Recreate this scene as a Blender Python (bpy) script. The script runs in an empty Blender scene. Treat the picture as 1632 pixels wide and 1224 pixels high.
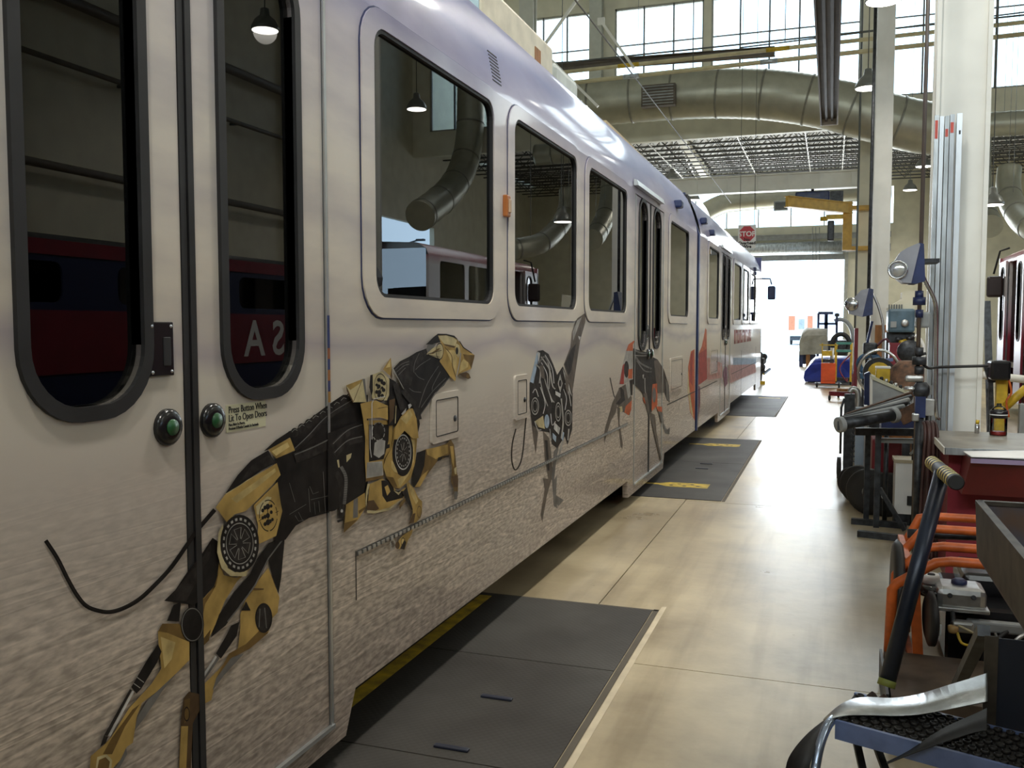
import bpy, bmesh, math, random
from mathutils import Vector, Matrix

# ------------------------------------------------------------------ camera, sky, light, exposure
SC = bpy.context.scene
COL = SC.collection
F, CX, CY, EYE = 1450.0, 816.0, 612.0, 1.7          # focal length and centre in pixels of the 1632 x 1224 frame
YAW = math.atan(509 / math.hypot(F, 92)); PITCH = math.atan(92 / F)
FWD = Vector((-math.sin(YAW) * math.cos(PITCH), math.cos(YAW) * math.cos(PITCH), -math.sin(PITCH)))
RGT = Vector((math.cos(YAW), math.sin(YAW), 0)); UPV = RGT.cross(FWD)
camd = bpy.data.cameras.new('camera'); camd.sensor_width = 36; camd.lens = 36 * F / 1632; camd.clip_end = 400; camd.clip_start = 0.05
cam = bpy.data.objects.new('camera', camd); COL.objects.link(cam)
cam.matrix_world = Matrix(((RGT.x, UPV.x, -FWD.x, 0), (RGT.y, UPV.y, -FWD.y, 0), (RGT.z, UPV.z, -FWD.z, EYE), (0, 0, 0, 1)))
SC.camera = cam

w = bpy.data.worlds.new('sky'); SC.world = w; w.use_nodes = True
bgn = w.node_tree.nodes['Background']; bgn.inputs[0].default_value = (0.56, 0.78, 1.0, 1); bgn.inputs[1].default_value = 4.2

SC.view_settings.view_transform = 'Standard'; SC.view_settings.look = 'None'
SC.view_settings.gamma = 1; SC.view_settings.exposure = 0.0; SC.view_settings.use_curve_mapping = False
SC.cycles.use_denoising = True
SC.cycles.max_bounces = 8; SC.cycles.diffuse_bounces = 4; SC.cycles.glossy_bounces = 4; SC.cycles.transparent_max_bounces = 12
SC.cycles.sample_clamp_indirect = 6; SC.cycles.caustics_reflective = False; SC.cycles.caustics_refractive = False

def area(name, loc, aim, sx, sy, power, color=(1, 1, 1)):
    l = bpy.data.lights.new(name, 'AREA'); l.shape = 'RECTANGLE'; l.size = sx; l.size_y = sy; l.energy = power; l.color = color
    o = bpy.data.objects.new(name, l); COL.objects.link(o); o.location = loc
    o.rotation_euler = (Vector(aim) - Vector(loc)).to_track_quat('-Z', 'Y').to_euler()
    return o
HB = 31.6      # the tall hall ends here in a clerestory wall; a lower bay follows
EW = 46.0      # end wall with the roller door
area('daylight_clerestory', (-3.5, HB + 0.5, 11.0), (-3.5, 0, 3.5), 24, 4.0, 1700, (1.0, 0.975, 0.92))
area('daylight_door', (-2.9, EW + 0.6, 2.6), (-2.9, 0, 2.0), 6.8, 4.8, 1300, (0.93, 0.97, 1.0))
area('daylight_end_clerestory', (-3.2, EW + 0.5, 7.4), (-3.2, 20, 8.6), 11, 1.6, 1300, (0.97, 0.98, 1.0))
area('daylight_front_clerestory', (0, -8.7, 10.0), (0, 12, 1.5), 22, 2.6, 1900, (1.0, 0.95, 0.86))

# ------------------------------------------------------------------ helpers
def ray(x, y):
    return FWD + RGT * ((x - CX) / F) - UPV * ((y - CY) / F)
def pt(x, y, X=None, Y=None, Z=None):
    """Point of the place seen at a picture position, at a stated X, Y or Z in metres."""
    d = ray(x, y)
    if X is not None: t = X / d.x
    elif Y is not None: t = Y / d.y
    else: t = (Z - EYE) / d.z
    return Vector((0, 0, EYE)) + d * t

class MB:
    """Collects shapes; build() links them as one mesh object."""
    def __init__(s): s.v = []; s.f = []; s.m = []; s.sm = []
    def add(s, vs, fs, mi=0, smooth=False):
        o = len(s.v); s.v += [tuple(p) for p in vs]
        for f in fs: s.f.append(tuple(i + o for i in f)); s.m.append(mi); s.sm.append(smooth)
        return s
    def box(s, x0, x1, y0, y1, z0, z1, mi=0):
        return s.add([(x0,y0,z0),(x1,y0,z0),(x1,y1,z0),(x0,y1,z0),(x0,y0,z1),(x1,y0,z1),(x1,y1,z1),(x0,y1,z1)],
                     [(3,2,1,0),(4,5,6,7),(0,1,5,4),(1,2,6,5),(2,3,7,6),(3,0,4,7)], mi)
    def cbox(s, c, sz, mi=0, rz=0, bev=0):
        c = Vector(c); a, b, h = sz[0]/2, sz[1]/2, sz[2]/2
        R = Matrix.Rotation(rz, 3, 'Z')
        if bev <= 0:
            vs = [R @ Vector(q) + c for q in [(-a,-b,-h),(a,-b,-h),(a,b,-h),(-a,b,-h),(-a,-b,h),(a,-b,h),(a,b,h),(-a,b,h)]]
            return s.add(vs, [(3,2,1,0),(4,5,6,7),(0,1,5,4),(1,2,6,5),(2,3,7,6),(3,0,4,7)], mi)
        bm = bmesh.new(); bmesh.ops.create_cube(bm, size=1)
        bmesh.ops.scale(bm, vec=(sz[0], sz[1], sz[2]), verts=bm.verts)
        bmesh.ops.bevel(bm, geom=list(bm.edges), offset=bev, segments=2, profile=0.5, affect='EDGES')
        bm.verts.index_update()
        s.add([R @ v.co + c for v in bm.verts], [[v.index for v in f.verts] for f in bm.faces], mi, False); bm.free()
        return s
    def bar(s, p0, p1, w, h=None, mi=0, up=(0,0,1)):
        h = w if h is None else h
        p0, p1 = Vector(p0), Vector(p1); d = (p1 - p0).normalized(); u = Vector(up)
        if abs(d.dot(u)) > 0.97: u = Vector((1, 0, 0))
        a = d.cross(u).normalized() * (w/2); b = a.cross(d).normalized() * (h/2)
        vs = [p0-a-b, p0+a-b, p0+a+b, p0-a+b, p1-a-b, p1+a-b, p1+a+b, p1-a+b]
        return s.add(vs, [(0,1,2,3),(7,6,5,4),(4,5,1,0),(5,6,2,1),(6,7,3,2),(7,4,0,3)], mi)
    def tube(s, pts, r, n=10, mi=0, cap=True, closed=False):
        P = [Vector(p) for p in pts]; k = len(P); rs = r if isinstance(r, (list, tuple)) else [r]*k
        T = []
        for i in range(k):
            a = P[(i-1) % k] if (closed or i > 0) else P[i]; b = P[(i+1) % k] if (closed or i < k-1) else P[i]
            T.append((b - a).normalized())
        u = Vector((0,0,1)) if abs(T[0].z) < 0.9 else Vector((1,0,0))
        N = (u - T[0]*u.dot(T[0])).normalized(); vs = []
        for i in range(k):
            N = N - T[i]*N.dot(T[i])
            N = N.normalized() if N.length > 1e-6 else Vector((1,0,0))
            B = T[i].cross(N)
            for j in range(n):
                q = 2*math.pi*j/n; vs.append(P[i] + (N*math.cos(q) + B*math.sin(q))*rs[i])
        fs = []
        for i in range(k if closed else k-1):
            for j in range(n):
                i2 = (i+1) % k
                fs.append((i*n+j, i*n+(j+1)%n, i2*n+(j+1)%n, i2*n+j))
        s.add(vs, fs, mi, True)
        if cap and not closed: s.add(vs[:n], [tuple(range(n))[::-1]], mi); s.add(vs[-n:], [tuple(range(n))], mi)
        return s
    def cyl(s, p0, p1, r, n=16, mi=0, r2=None): return s.tube([p0, p1], [r, r if r2 is None else r2], n, mi)
    def lathe(s, base, prof, axis=(0,0,1), n=20, mi=0):
        """prof: list of (radius, distance along axis)."""
        ax = Vector(axis).normalized(); u = Vector((1,0,0)) if abs(ax.x) < 0.9 else Vector((0,1,0))
        a = (u - ax*u.dot(ax)).normalized(); b = ax.cross(a); base = Vector(base); vs = []
        for r, h in prof:
            for j in range(n):
                q = 2*math.pi*j/n; vs.append(base + ax*h + (a*math.cos(q) + b*math.sin(q))*r)
        fs = []
        for i in range(len(prof)-1):
            for j in range(n): fs.append((i*n+j, i*n+(j+1)%n, (i+1)*n+(j+1)%n, (i+1)*n+j))
        s.add(vs, fs, mi, True)
        if prof[0][0] > 1e-5: s.add(vs[:n], [tuple(range(n))[::-1]], mi)
        if prof[-1][0] > 1e-5: s.add(vs[-n:], [tuple(range(n))], mi)
        return s
    def prism(s, poly, axis, a0, a1, mi=0):
        """poly: 2-D outline in the other two axes (in x,y,z order), extruded along axis from a0 to a1."""
        def mk(p, a):
            return (a, p[0], p[1]) if axis == 0 else ((p[0], a, p[1]) if axis == 1 else (p[0], p[1], a))
        n = len(poly); vs = [mk(p, a0) for p in poly] + [mk(p, a1) for p in poly]
        return s.add(vs, [tuple(range(n))[::-1], tuple(range(n, 2*n))] + [(i, (i+1)%n, n+(i+1)%n, n+i) for i in range(n)], mi)
    def sphere(s, c, r, n=12, mi=0, sc=(1,1,1)):
        c = Vector(c); vs = []; fs = []; m = n//2
        for i in range(m+1):
            t = math.pi*i/m
            for j in range(n):
                q = 2*math.pi*j/n
                vs.append(c + Vector((sc[0]*math.sin(t)*math.cos(q), sc[1]*math.sin(t)*math.sin(q), sc[2]*math.cos(t)))*r)
        for i in range(m):
            for j in range(n): fs.append((i*n+j, (i+1)*n+j, (i+1)*n+(j+1)%n, i*n+(j+1)%n))
        return s.add(vs, fs, mi, True)
    def build(s, name, mats, parent=None, fix=True):
        me = bpy.data.meshes.new(name); me.from_pydata(s.v, [], s.f)
        for m in (mats if isinstance(mats, (list, tuple)) else [mats]): me.materials.append(m)
        me.polygons.foreach_set('material_index', s.m); me.polygons.foreach_set('use_smooth', s.sm)
        if fix:
            bm = bmesh.new(); bm.from_mesh(me); bmesh.ops.remove_doubles(bm, verts=bm.verts, dist=1e-6)
            bmesh.ops.recalc_face_normals(bm, faces=bm.faces); bm.to_mesh(me); bm.free()
        me.update()
        o = bpy.data.objects.new(name, me); COL.objects.link(o)
        if parent is not None: put(o, parent)
        return o
def put(o, parent):
    """Parent o and keep its world place (roots are only moved, never turned, before parts join)."""
    o.parent = parent; o.matrix_parent_inverse = parent_matrix(parent).inverted()
def parent_matrix(p):
    m = Matrix.LocRotScale(p.location, p.rotation_euler, p.scale)
    return m if p.parent is None else parent_matrix(p.parent) @ p.matrix_parent_inverse @ m
def thing(name, label, cat, loc=(0,0,0), group=None):
    o = bpy.data.objects.new(name, None); COL.objects.link(o); o.location = loc; o.empty_display_size = 0.1
    return tag(o, label, cat, group)
def tag(o, label, cat, group=None):
    o['label'] = label; o['category'] = cat
    if group: o['group'] = group
    return o
def struct(o): o['kind'] = 'structure'; return o
def link_copy(o, parent, loc=None):
    c = o.copy(); COL.objects.link(c)
    if parent is not None: c.parent = parent
    if loc is not None: c.location = loc
    return c
def copy_tree(o, parent=None):
    c = o.copy(); COL.objects.link(c)
    if parent is not None: c.parent = parent
    for ch in list(o.children): copy_tree(ch, c)
    return c
def rrect(y0, y1, z0, z1, r, n=6):
    """Rounded rectangle as a list of (y, z)."""
    out = []
    for cy, cz, a0 in ((y1-r, z1-r, 0), (y0+r, z1-r, 90), (y0+r, z0+r, 180), (y1-r, z0+r, 270)):
        for i in range(n+1):
            a = math.radians(a0 + 90*i/n); out.append((cy + r*math.cos(a), cz + r*math.sin(a)))
    return out
def holed(mb, outer, holes, X0, X1, mi=0):
    """Flat wall in the y-z plane between X0 and X1 with holes through it."""
    bm = bmesh.new(); loops = []
    for lp in [outer] + holes:
        vs = [bm.verts.new((X0, p[0], p[1])) for p in lp]; loops.append(vs)
        for i in range(len(vs)): bm.edges.new((vs[i], vs[(i+1) % len(vs)]))
    bmesh.ops.triangle_fill(bm, use_beauty=True, use_dissolve=False, edges=list(bm.edges))
    bm.verts.index_update()
    vs = [v.co.copy() for v in bm.verts]; fs = [[v.index for v in f.verts] for f in bm.faces]; n = len(vs)
    ls = [[v.index for v in lp] for lp in loops]; bm.free()
    allv = vs + [Vector((X1, v.y, v.z)) for v in vs]
    allf = fs + [[i + n for i in f][::-1] for f in fs]
    for lp in ls:
        for i in range(len(lp)):
            a, b = lp[i], lp[(i+1) % len(lp)]; allf.append((a, b, b+n, a+n))
    return mb.add(allv, allf, mi)
def ring(mb, o_loop, i_loop, X0, X1, mi=0):
    """Frame between two loops of equal length, X0 the back, X1 the face."""
    n = len(o_loop); vs = []
    for lp, X in ((o_loop, X0), (o_loop, X1), (i_loop, X1), (i_loop, X0)): vs += [(X, p[0], p[1]) for p in lp]
    fs = []
    for k in range(4):
        k2 = (k+1) % 4
        for i in range(n): j = (i+1) % n; fs.append((k*n+i, k*n+j, k2*n+j, k2*n+i))
    return mb.add(vs, fs, mi)
def text_mesh(name, body, size, mat, M, parent=None, extrude=0.0008, bold=0.0, sx=1.0, align='LEFT', spacing=1.0):
    cu = bpy.data.curves.new(name, 'FONT'); cu.body = body; cu.size = size; cu.extrude = extrude; cu.offset = bold; cu.align_x = align
    cu.space_character = spacing; cu.resolution_u = 3
    t = bpy.data.objects.new(name, cu); COL.objects.link(t)
    dg = bpy.context.evaluated_depsgraph_get(); me = bpy.data.meshes.new_from_object(t.evaluated_get(dg))
    bpy.data.objects.remove(t); bpy.data.curves.remove(cu)
    me.transform(M @ Matrix.Scale(sx, 4, (1, 0, 0))); me.materials.clear(); me.materials.append(mat); me.name = name
    o = bpy.data.objects.new(name, me); COL.objects.link(o)
    if parent is not None: put(o, parent)
    return o
def frame_m(o, ex, ey):
    ex = Vector(ex).normalized(); ey = Vector(ey).normalized(); ez = ex.cross(ey); o = Vector(o)
    return Matrix(((ex.x, ey.x, ez.x, o.x), (ex.y, ey.y, ez.y, o.y), (ex.z, ey.z, ez.z, o.z), (0, 0, 0, 1)))

# ------------------------------------------------------------------ materials
MATS = {}
def nodes_of(name):
    m = bpy.data.materials.new(name); m.use_nodes = True; nt = m.node_tree
    return m, nt, nt.nodes, nt.links, nt.nodes['Principled BSDF']
def mat(name, col, rough=0.5, metal=0.0, var=0.12, scale=6.0, bump=0.0, bscale=60.0, dirt=None, stretch=(1,1,1), spec=0.5, emit=None, coat=0.0):
    """Plain material with procedural variation of colour and fine relief."""
    if name in MATS: return MATS[name]
    m, nt, N, L, P = nodes_of(name)
    tc = N.new('ShaderNodeTexCoord'); mp = N.new('ShaderNodeMapping'); mp.inputs['Scale'].default_value = stretch
    L.new(tc.outputs['Object'], mp.inputs['Vector'])
    nz = N.new('ShaderNodeTexNoise'); nz.inputs['Scale'].default_value = scale; nz.inputs['Detail'].default_value = 5
    L.new(mp.outputs[0], nz.inputs['Vector'])
    rp = N.new('ShaderNodeValToRGB'); c = Vector(col)
    d = Vector(dirt) if dirt else c*(1-var*1.6)
    rp.color_ramp.elements[0].position = 0.3; rp.color_ramp.elements[1].position = 0.68
    rp.color_ramp.elements[0].color = (*d, 1); rp.color_ramp.elements[1].color = (*[min(1, q*(1+var*0.5)) for q in c], 1)
    L.new(nz.outputs['Fac'], rp.inputs['Fac']); L.new(rp.outputs['Color'], P.inputs['Base Color'])
    P.inputs['Roughness'].default_value = rough; P.inputs['Metallic'].default_value = metal
    P.inputs['Specular IOR Level'].default_value = spec; P.inputs['Coat Weight'].default_value = coat
    if bump > 0:
        n2 = N.new('ShaderNodeTexNoise'); n2.inputs['Scale'].default_value = bscale; n2.inputs['Detail'].default_value = 4
        L.new(mp.outputs[0], n2.inputs['Vector'])
        b = N.new('ShaderNodeBump'); b.inputs['Strength'].default_value = bump; b.inputs['Distance'].default_value = 0.01
        L.new(n2.outputs['Fac'], b.inputs['Height']); L.new(b.outputs[0], P.inputs['Normal'])
    if emit:
        P.inputs['Emission Color'].default_value = (*emit[0], 1); P.inputs['Emission Strength'].default_value = emit[1]
    MATS[name] = m; return m
def glass_mat(name, tint, ior=1.55, rough=0.0):
    m, nt, N, L, P = nodes_of(name); N.remove(P); out = N['Material Output']
    fr = N.new('ShaderNodeFresnel'); fr.inputs['IOR'].default_value = ior
    tr = N.new('ShaderNodeBsdfTransparent'); tr.inputs[0].default_value = (*tint, 1)
    gl = N.new('ShaderNodeBsdfGlossy'); gl.inputs['Roughness'].default_value = rough
    mx = N.new('ShaderNodeMixShader'); L.new(fr.outputs[0], mx.inputs[0]); L.new(tr.outputs[0], mx.inputs[1]); L.new(gl.outputs[0], mx.inputs[2])
    L.new(mx.outputs[0], out.inputs['Surface']); MATS[name] = m; return m

M_cream = mat('cream_paint', (0.72, 0.69, 0.55), 0.55, var=0.08, scale=2)
M_white = mat('white_paint', (0.78, 0.77, 0.72), 0.45, var=0.06, scale=2)
M_colp = mat('column_paint', (0.74, 0.74, 0.70), 0.4, var=0.06, scale=2.5)
M_steelgrey = mat('grey_paint', (0.33, 0.35, 0.36), 0.5, var=0.15)
M_galv = mat('galvanised', (0.52, 0.57, 0.62), 0.42, 0.75, var=0.25, scale=14, stretch=(1,1,0.25))
M_duct = mat('duct_metal', (0.42, 0.42, 0.35), 0.42, 0.7, var=0.09, scale=3)
M_black = mat('black_rubber', (0.018, 0.018, 0.02), 0.55, var=0.3)
M_blackgloss = mat('black_gloss', (0.012, 0.012, 0.014), 0.22, var=0.2)
M_darksteel = mat('dark_steel', (0.055, 0.06, 0.07), 0.45, 0.5, var=0.4, scale=18)
M_rust = mat('rusty_steel', (0.16, 0.085, 0.05), 0.75, 0.3, var=0.5, scale=16, dirt=(0.05, 0.035, 0.03), bump=0.2)
M_chrome = mat('bright_metal', (0.62, 0.64, 0.66), 0.22, 0.95, var=0.08)
M_alu = mat('aluminium', (0.55, 0.56, 0.57), 0.38, 0.9, var=0.12, scale=20)
M_navy = mat('navy_paint', (0.02, 0.035, 0.12), 0.4, var=0.3)
M_blue = mat('blue_paint', (0.15, 0.21, 0.42), 0.4, var=0.25, scale=10)
M_orange = mat('orange_paint', (0.62, 0.13, 0.025), 0.42, var=0.25, scale=12)
M_yellow = mat('yellow_paint', (0.62, 0.42, 0.03), 0.45, var=0.2, scale=10)
M_red = mat('red_paint', (0.20, 0.018, 0.032), 0.4, var=0.15, scale=4)
M_darkred = mat('dark_red_paint', (0.13, 0.008, 0.012), 0.42, var=0.2, scale=4)
M_paper = mat('paper_white', (0.8, 0.8, 0.8), 0.6, var=0.05)
M_brownboard = mat('brown_board', (0.38, 0.17, 0.06), 0.7, var=0.3, scale=9, stretch=(1,1,0.3))
M_glassw = glass_mat('car_window_glass', (0.26, 0.27, 0.26), 2.2)
M_glassd = glass_mat('door_glass', (0.16, 0.18, 0.18), 1.8)
M_clear = glass_mat('clear_glass', (0.92, 0.94, 0.93), 1.45)
# ------------------------------------------------------------------ the setting
def floor_mat():
    m, nt, N, L, P = nodes_of('sealed_concrete')
    tc = N.new('ShaderNodeTexCoord')
    n1 = N.new('ShaderNodeTexNoise'); n1.inputs['Scale'].default_value = 0.9; n1.inputs['Detail'].default_value = 7; n1.inputs['Roughness'].default_value = 0.62
    L.new(tc.outputs['Object'], n1.inputs['Vector'])
    r1 = N.new('ShaderNodeValToRGB'); e = r1.color_ramp.elements
    e[0].position = 0.3; e[0].color = (0.255, 0.20, 0.125, 1); e[1].position = 0.62; e[1].color = (0.53, 0.445, 0.295, 1)
    L.new(n1.outputs['Fac'], r1.inputs['Fac'])
    mp = N.new('ShaderNodeMapping'); mp.inputs['Scale'].default_value = (3.2, 0.28, 1); mp.inputs['Rotation'].default_value = (0, 0, 0.06)
    L.new(tc.outputs['Object'], mp.inputs['Vector'])
    n2 = N.new('ShaderNodeTexNoise'); n2.inputs['Scale'].default_value = 1.6; n2.inputs['Detail'].default_value = 4
    L.new(mp.outputs[0], n2.inputs['Vector'])
    r2 = N.new('ShaderNodeValToRGB'); e = r2.color_ramp.elements
    e[0].position = 0.3; e[0].color = (0.62, 0.58, 0.52, 1); e[1].position = 0.5; e[1].color = (1, 1, 1, 1)
    L.new(n2.outputs['Fac'], r2.inputs['Fac'])
    mx = N.new('ShaderNodeMixRGB'); mx.blend_type = 'MULTIPLY'; mx.inputs[0].default_value = 0.8
    L.new(r1.outputs[0], mx.inputs[1]); L.new(r2.outputs[0], mx.inputs[2])
    n3 = N.new('ShaderNodeTexVoronoi'); n3.inputs['Scale'].default_value = 5.5
    L.new(tc.outputs['Object'], n3.inputs['Vector'])
    r3 = N.new('ShaderNodeValToRGB'); e = r3.color_ramp.elements
    e[0].position = 0.02; e[0].color = (0.5, 0.46, 0.4, 1); e[1].position = 0.06; e[1].color = (1, 1, 1, 1)
    L.new(n3.outputs['Distance'], r3.inputs['Fac'])
    m2 = N.new('ShaderNodeMixRGB'); m2.blend_type = 'MULTIPLY'; m2.inputs[0].default_value = 0.6
    L.new(mx.outputs[0], m2.inputs[1]); L.new(r3.outputs[0], m2.inputs[2]); L.new(m2.outputs[0], P.inputs['Base Color'])
    rr = N.new('ShaderNodeMapRange'); rr.inputs[3].default_value = 0.2; rr.inputs[4].default_value = 0.42
    L.new(n1.outputs['Fac'], rr.inputs[0]); L.new(rr.outputs[0], P.inputs['Roughness'])
    n4 = N.new('ShaderNodeTexNoise'); n4.inputs['Scale'].default_value = 9; L.new(tc.outputs['Object'], n4.inputs['Vector'])
    b = N.new('ShaderNodeBump'); b.inputs['Strength'].default_value = 0.12; b.inputs['Distance'].default_value = 0.01
    L.new(n4.outputs['Fac'], b.inputs['Height']); L.new(b.outputs[0], P.inputs['Normal'])
    return m
M_floor = floor_mat()
M_joint = mat('floor_joint', (0.10, 0.085, 0.065), 0.8)
M_apron = mat('outside_concrete', (0.6, 0.58, 0.54), 0.8, var=0.1, scale=0.5)

floor = struct(MB().box(-14, 11.5, -8, EW + 0.2, -0.3, -0.012).build('floor', M_joint))
xs = [-14, -10.4, -6.8, -4.75, -1.31, 2.3, 5.9, 8.6, 11.5]
ys = [-8, -4.45, 0.02, 4.45, 8.86, 13.99, 17.6, 23.0, 27.4, 31.9, 36.4, 41, EW + 0.2]
for i in range(len(xs) - 1):
    for j in range(len(ys) - 1):
        g = 0.0035
        MB().box(xs[i] + g, xs[i+1] - g, ys[j] + g, ys[j+1] - g, -0.2, 0).build('concrete_slab', M_floor, floor)
apron = struct(MB().box(-60, 60, EW + 0.2, 160, -0.3, -0.01).build('ground_outside', M_apron))
aprs = struct(MB().box(11.7, 60, -40, EW + 0.1, -0.3, -0.01).build('ground_beside', M_apron))

# walls
def wall_cut(name, axis, at, th, a0, a1, z0, z1, holes, m):
    """Wall with rectangular openings; holes = (a0, a1, z0, z1)."""
    mb = MB(); outer = [(a0, z0), (a1, z0), (a1, z1), (a0, z1)]
    holed(mb, outer, [[(h[0], h[2]), (h[1], h[2]), (h[1], h[3]), (h[0], h[3])] for h in holes], at, at + th)
    if axis == 1: mb.v = [(p[1], p[0], p[2]) for p in mb.v]
    return struct(mb.build(name, m))
wall_left = wall_cut('wall_left', 0, -14.2, 0.2, -8, EW, 0, 14, [], M_cream)
RDY0, RDY1 = 26.5, 33.5
wall_right = wall_cut('wall_right', 0, 11.5, 0.2, -8, EW, 0, 14, [(RDY0, RDY1, 0, 5.6), (-4.5, 2.6, 0, 5.6)], M_cream)  # nearer opening is added, its sky feeds the red tram's rear mirror pane
wall_front = wall_cut('wall_front', 1, -8.2, 0.2, -14, 11.5, 0, 14, [(-13, 10.5, 8.6, 11.5)], M_cream)
z_sill = pt(1600, 140, Y=HB).z; z_head = pt(950, 18, Y=HB).z
bays = [(-13.4, -8.15), (-7.3, -4.25), (-4.0, 0.7), (1.5, 6.6), (6.9, 10.8)]
wall_clere = wall_cut('wall_clerestory', 1, HB, 0.25, -14, 11.5, z_sill - 0.9, 14, [(a, b, z_sill, z_head) for a, b in bays], M_cream)
ez0 = pt(1220, 362, Y=EW).z; ez1 = pt(1220, 322, Y=EW).z
wall_back = wall_cut('wall_back', 1, EW, 0.25, -14, 11.5, 0, 10, [(-7.4, 0.6, 0, 5.05), (-9.5, 2.6, ez0, ez1 + 0.5)], M_cream)

M_mullion = mat('window_mullion', (0.12, 0.13, 0.13), 0.5, 0.3)
M_winframe = mat('window_frame_paint', (0.42, 0.43, 0.40), 0.5)
k = 0
for a, b in bays:
    k += 1
    wn = struct(thing('window_%d' % k, 'clerestory window with dark glazing bars high in the far wall', 'window', ((a+b)/2, HB, z_sill)))
    del wn['category']
    fr = MB().box(a, b, HB + 0.06, HB + 0.16, z_sill, z_sill + 0.06).box(a, b, HB + 0.06, HB + 0.16, z_head - 0.06, z_head)
    fr.box(a, a + 0.06, HB + 0.06, HB + 0.16, z_sill, z_head).box(b - 0.06, b, HB + 0.06, HB + 0.16, z_sill, z_head)
    fr.build('window_frame', M_winframe, wn)
    n = max(2, round((b - a) / 0.95))
    zr = z_sill + (z_head - z_sill) * 0.66
    for i in range(n):
        x0 = a + (b-a)*i/n; x1 = a + (b-a)*(i+1)/n
        MB().box(x0, x1, HB + 0.10, HB + 0.106, z_sill + .06, z_head - .06).build('pane', M_clear, wn)
        if i: MB().box(x0 - 0.026, x0 + 0.026, HB + 0.05, HB + 0.15, z_sill, z_head).build('mullion', M_mullion, wn)
    MB().box(a, b, HB + 0.07, HB + 0.14, zr - 0.02, zr + 0.02).build('glazing_bar', M_mullion, wn)
for (nm, a, b, z0, z1, n) in (('window_%d' % (k+1), -9.5, 2.6, ez0, ez1 + .5, 8),):
    wn = struct(thing(nm, 'end wall clerestory band', 'window', ((a+b)/2, EW, z0))); del wn['category']
    for i in range(n):
        x0 = a + (b-a)*i/n; x1 = a + (b-a)*(i+1)/n
        MB().box(x0, x1, EW + 0.10, EW + 0.106, z0, z1).build('pane', M_clear, wn)
        if i: MB().box(x0 - 0.03, x0 + 0.03, EW + 0.05, EW + 0.15, z0, z1).build('mullion', M_winframe, wn)
wn = struct(thing('window_7', 'front clerestory band', 'window', (-1.2, -8.1, 8.6))); del wn['category']
for i in range(18):
    x0 = -13 + 23.5*i/18; x1 = -13 + 23.5*(i+1)/18
    MB().box(x0, x1, -8.1, -8.094, 8.6, 11.5).build('pane', M_clear, wn)
    if i: MB().box(x0 - .03, x0 + .03, -8.15, -8.05, 8.6, 11.5).build('mullion', M_winframe, wn)

# roof of the tall hall: deck on purlins
M_deck = mat('roof_deck', (0.78, 0.78, 0.74), 0.55, var=0.1, scale=1.5)
M_joist = mat('joist_paint', (0.10, 0.10, 0.095), 0.6, var=0.2)
ceiling = struct(MB().box(-14.2, 11.7, -8.2, HB + .25, 14, 14.2).build('ceiling', M_deck))
for i in range(14):
    y = -6.5 + i*2.9
    MB().box(-14, 11.5, y - .1, y + .1, 13.6, 14).build('purlin', M_white, ceiling)
# roof of the low bay: ribbed deck, bar joists
ZL = 9.0
mb = MB(); prof = []; x = -14.0
while x < 11.3:
    prof += [(x, ZL), (x + .09, ZL), (x + .12, ZL + .06), (x + .21, ZL + .06)]; x += 0.24
n = len(prof); vs = [(p[0], HB + .25, p[1]) for p in prof] + [(p[0], EW, p[1]) for p in prof]
mb.add(vs, [(i, i+1, n+i+1, n+i) for i in range(n-1)]); 
lowroof = struct(mb.build('ceiling_low_bay', M_deck, fix=False))
mb = MB(); NJ = 15; y = 0.0
def joist_mesh():
    mb = MB()
    for z in (0, -0.55):
        mb.box(-14, 11.5, -.035, .035, z - .05, z)
    x = -14.0; s = 0
    while x < 11.2:
        mb.bar((x, 0, -.02 if s else -.53), (x + .5, 0, -.53 if s else -.02), .028); x += .5; s = 1 - s
    return mb
j0 = joist_mesh().build('bar_joist', M_joist); j0.location = (0, HB + 1.0, ZL - .01); put(j0, lowroof)
for i in range(1, NJ):
    c = link_copy(j0, lowroof, (0, HB + 1.0 + i*(EW - HB - 1.6)/(NJ-1), ZL - .01))
for xb in (-9.2, -6.5, -3.3, -1.0, 0.3, 1.4, 4.2):
    MB().bar((xb, HB + .4, ZL - .58), (xb, EW, ZL - .58), .04, mi=0).build('bridging_bar', M_white, lowroof)

# steel of the halls: H columns
def h_column(name, label, x, y, z1, w=0.40, d=0.25, tf=0.03, m=None, group='painted steel columns', z0=0.0):
    t = thing(name, label, 'column', (x, y, z0), group)
    MB().box(x - w/2, x + w/2, y - d/2, y - d/2 + tf, z0, z1).build('flange', m or M_colp, t)
    MB().box(x - w/2, x + w/2, y + d/2 - tf, y + d/2, z0, z1).build('flange', m or M_colp, t)
    MB().box(x - .02, x + .02, y - d/2 + tf, y + d/2 - tf, z0, z1).build('web', m or M_colp, t)
    if z0 == 0: MB().box(x - w*.6, x + w*.6, y - d*.6, y + d*.6, 0, .03).build('base_plate', m or M_colp, t)
    return t
M_colg = mat('column_greygreen', (0.52, 0.53, 0.47), .5, var=.06)
c1 = pt(1527, 520, Y=8.1); c2 = pt(1404, 520, Y=19.9); c3 = pt(1372, 520, Y=31.3)
e0_, e1_ = pt(1484, 400, Y=7.975).x, pt(1571, 400, Y=7.975).x
col1 = h_column('steel_column', 'thick white steel column standing behind the red cabinet', (e0_+e1_)/2, 8.1, 13.9, e1_ - e0_)
for a_, b_ in ((e0_, e0_ + .028), (e1_ - .034, e1_)): MB().box(a_, b_, 7.945, 7.975, 0.03, 13.9).build('edge_angle', M_colp, col1)
e2_, e3_ = pt(1390, 400, Y=19.775).x, pt(1418, 400, Y=19.775).x
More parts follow.
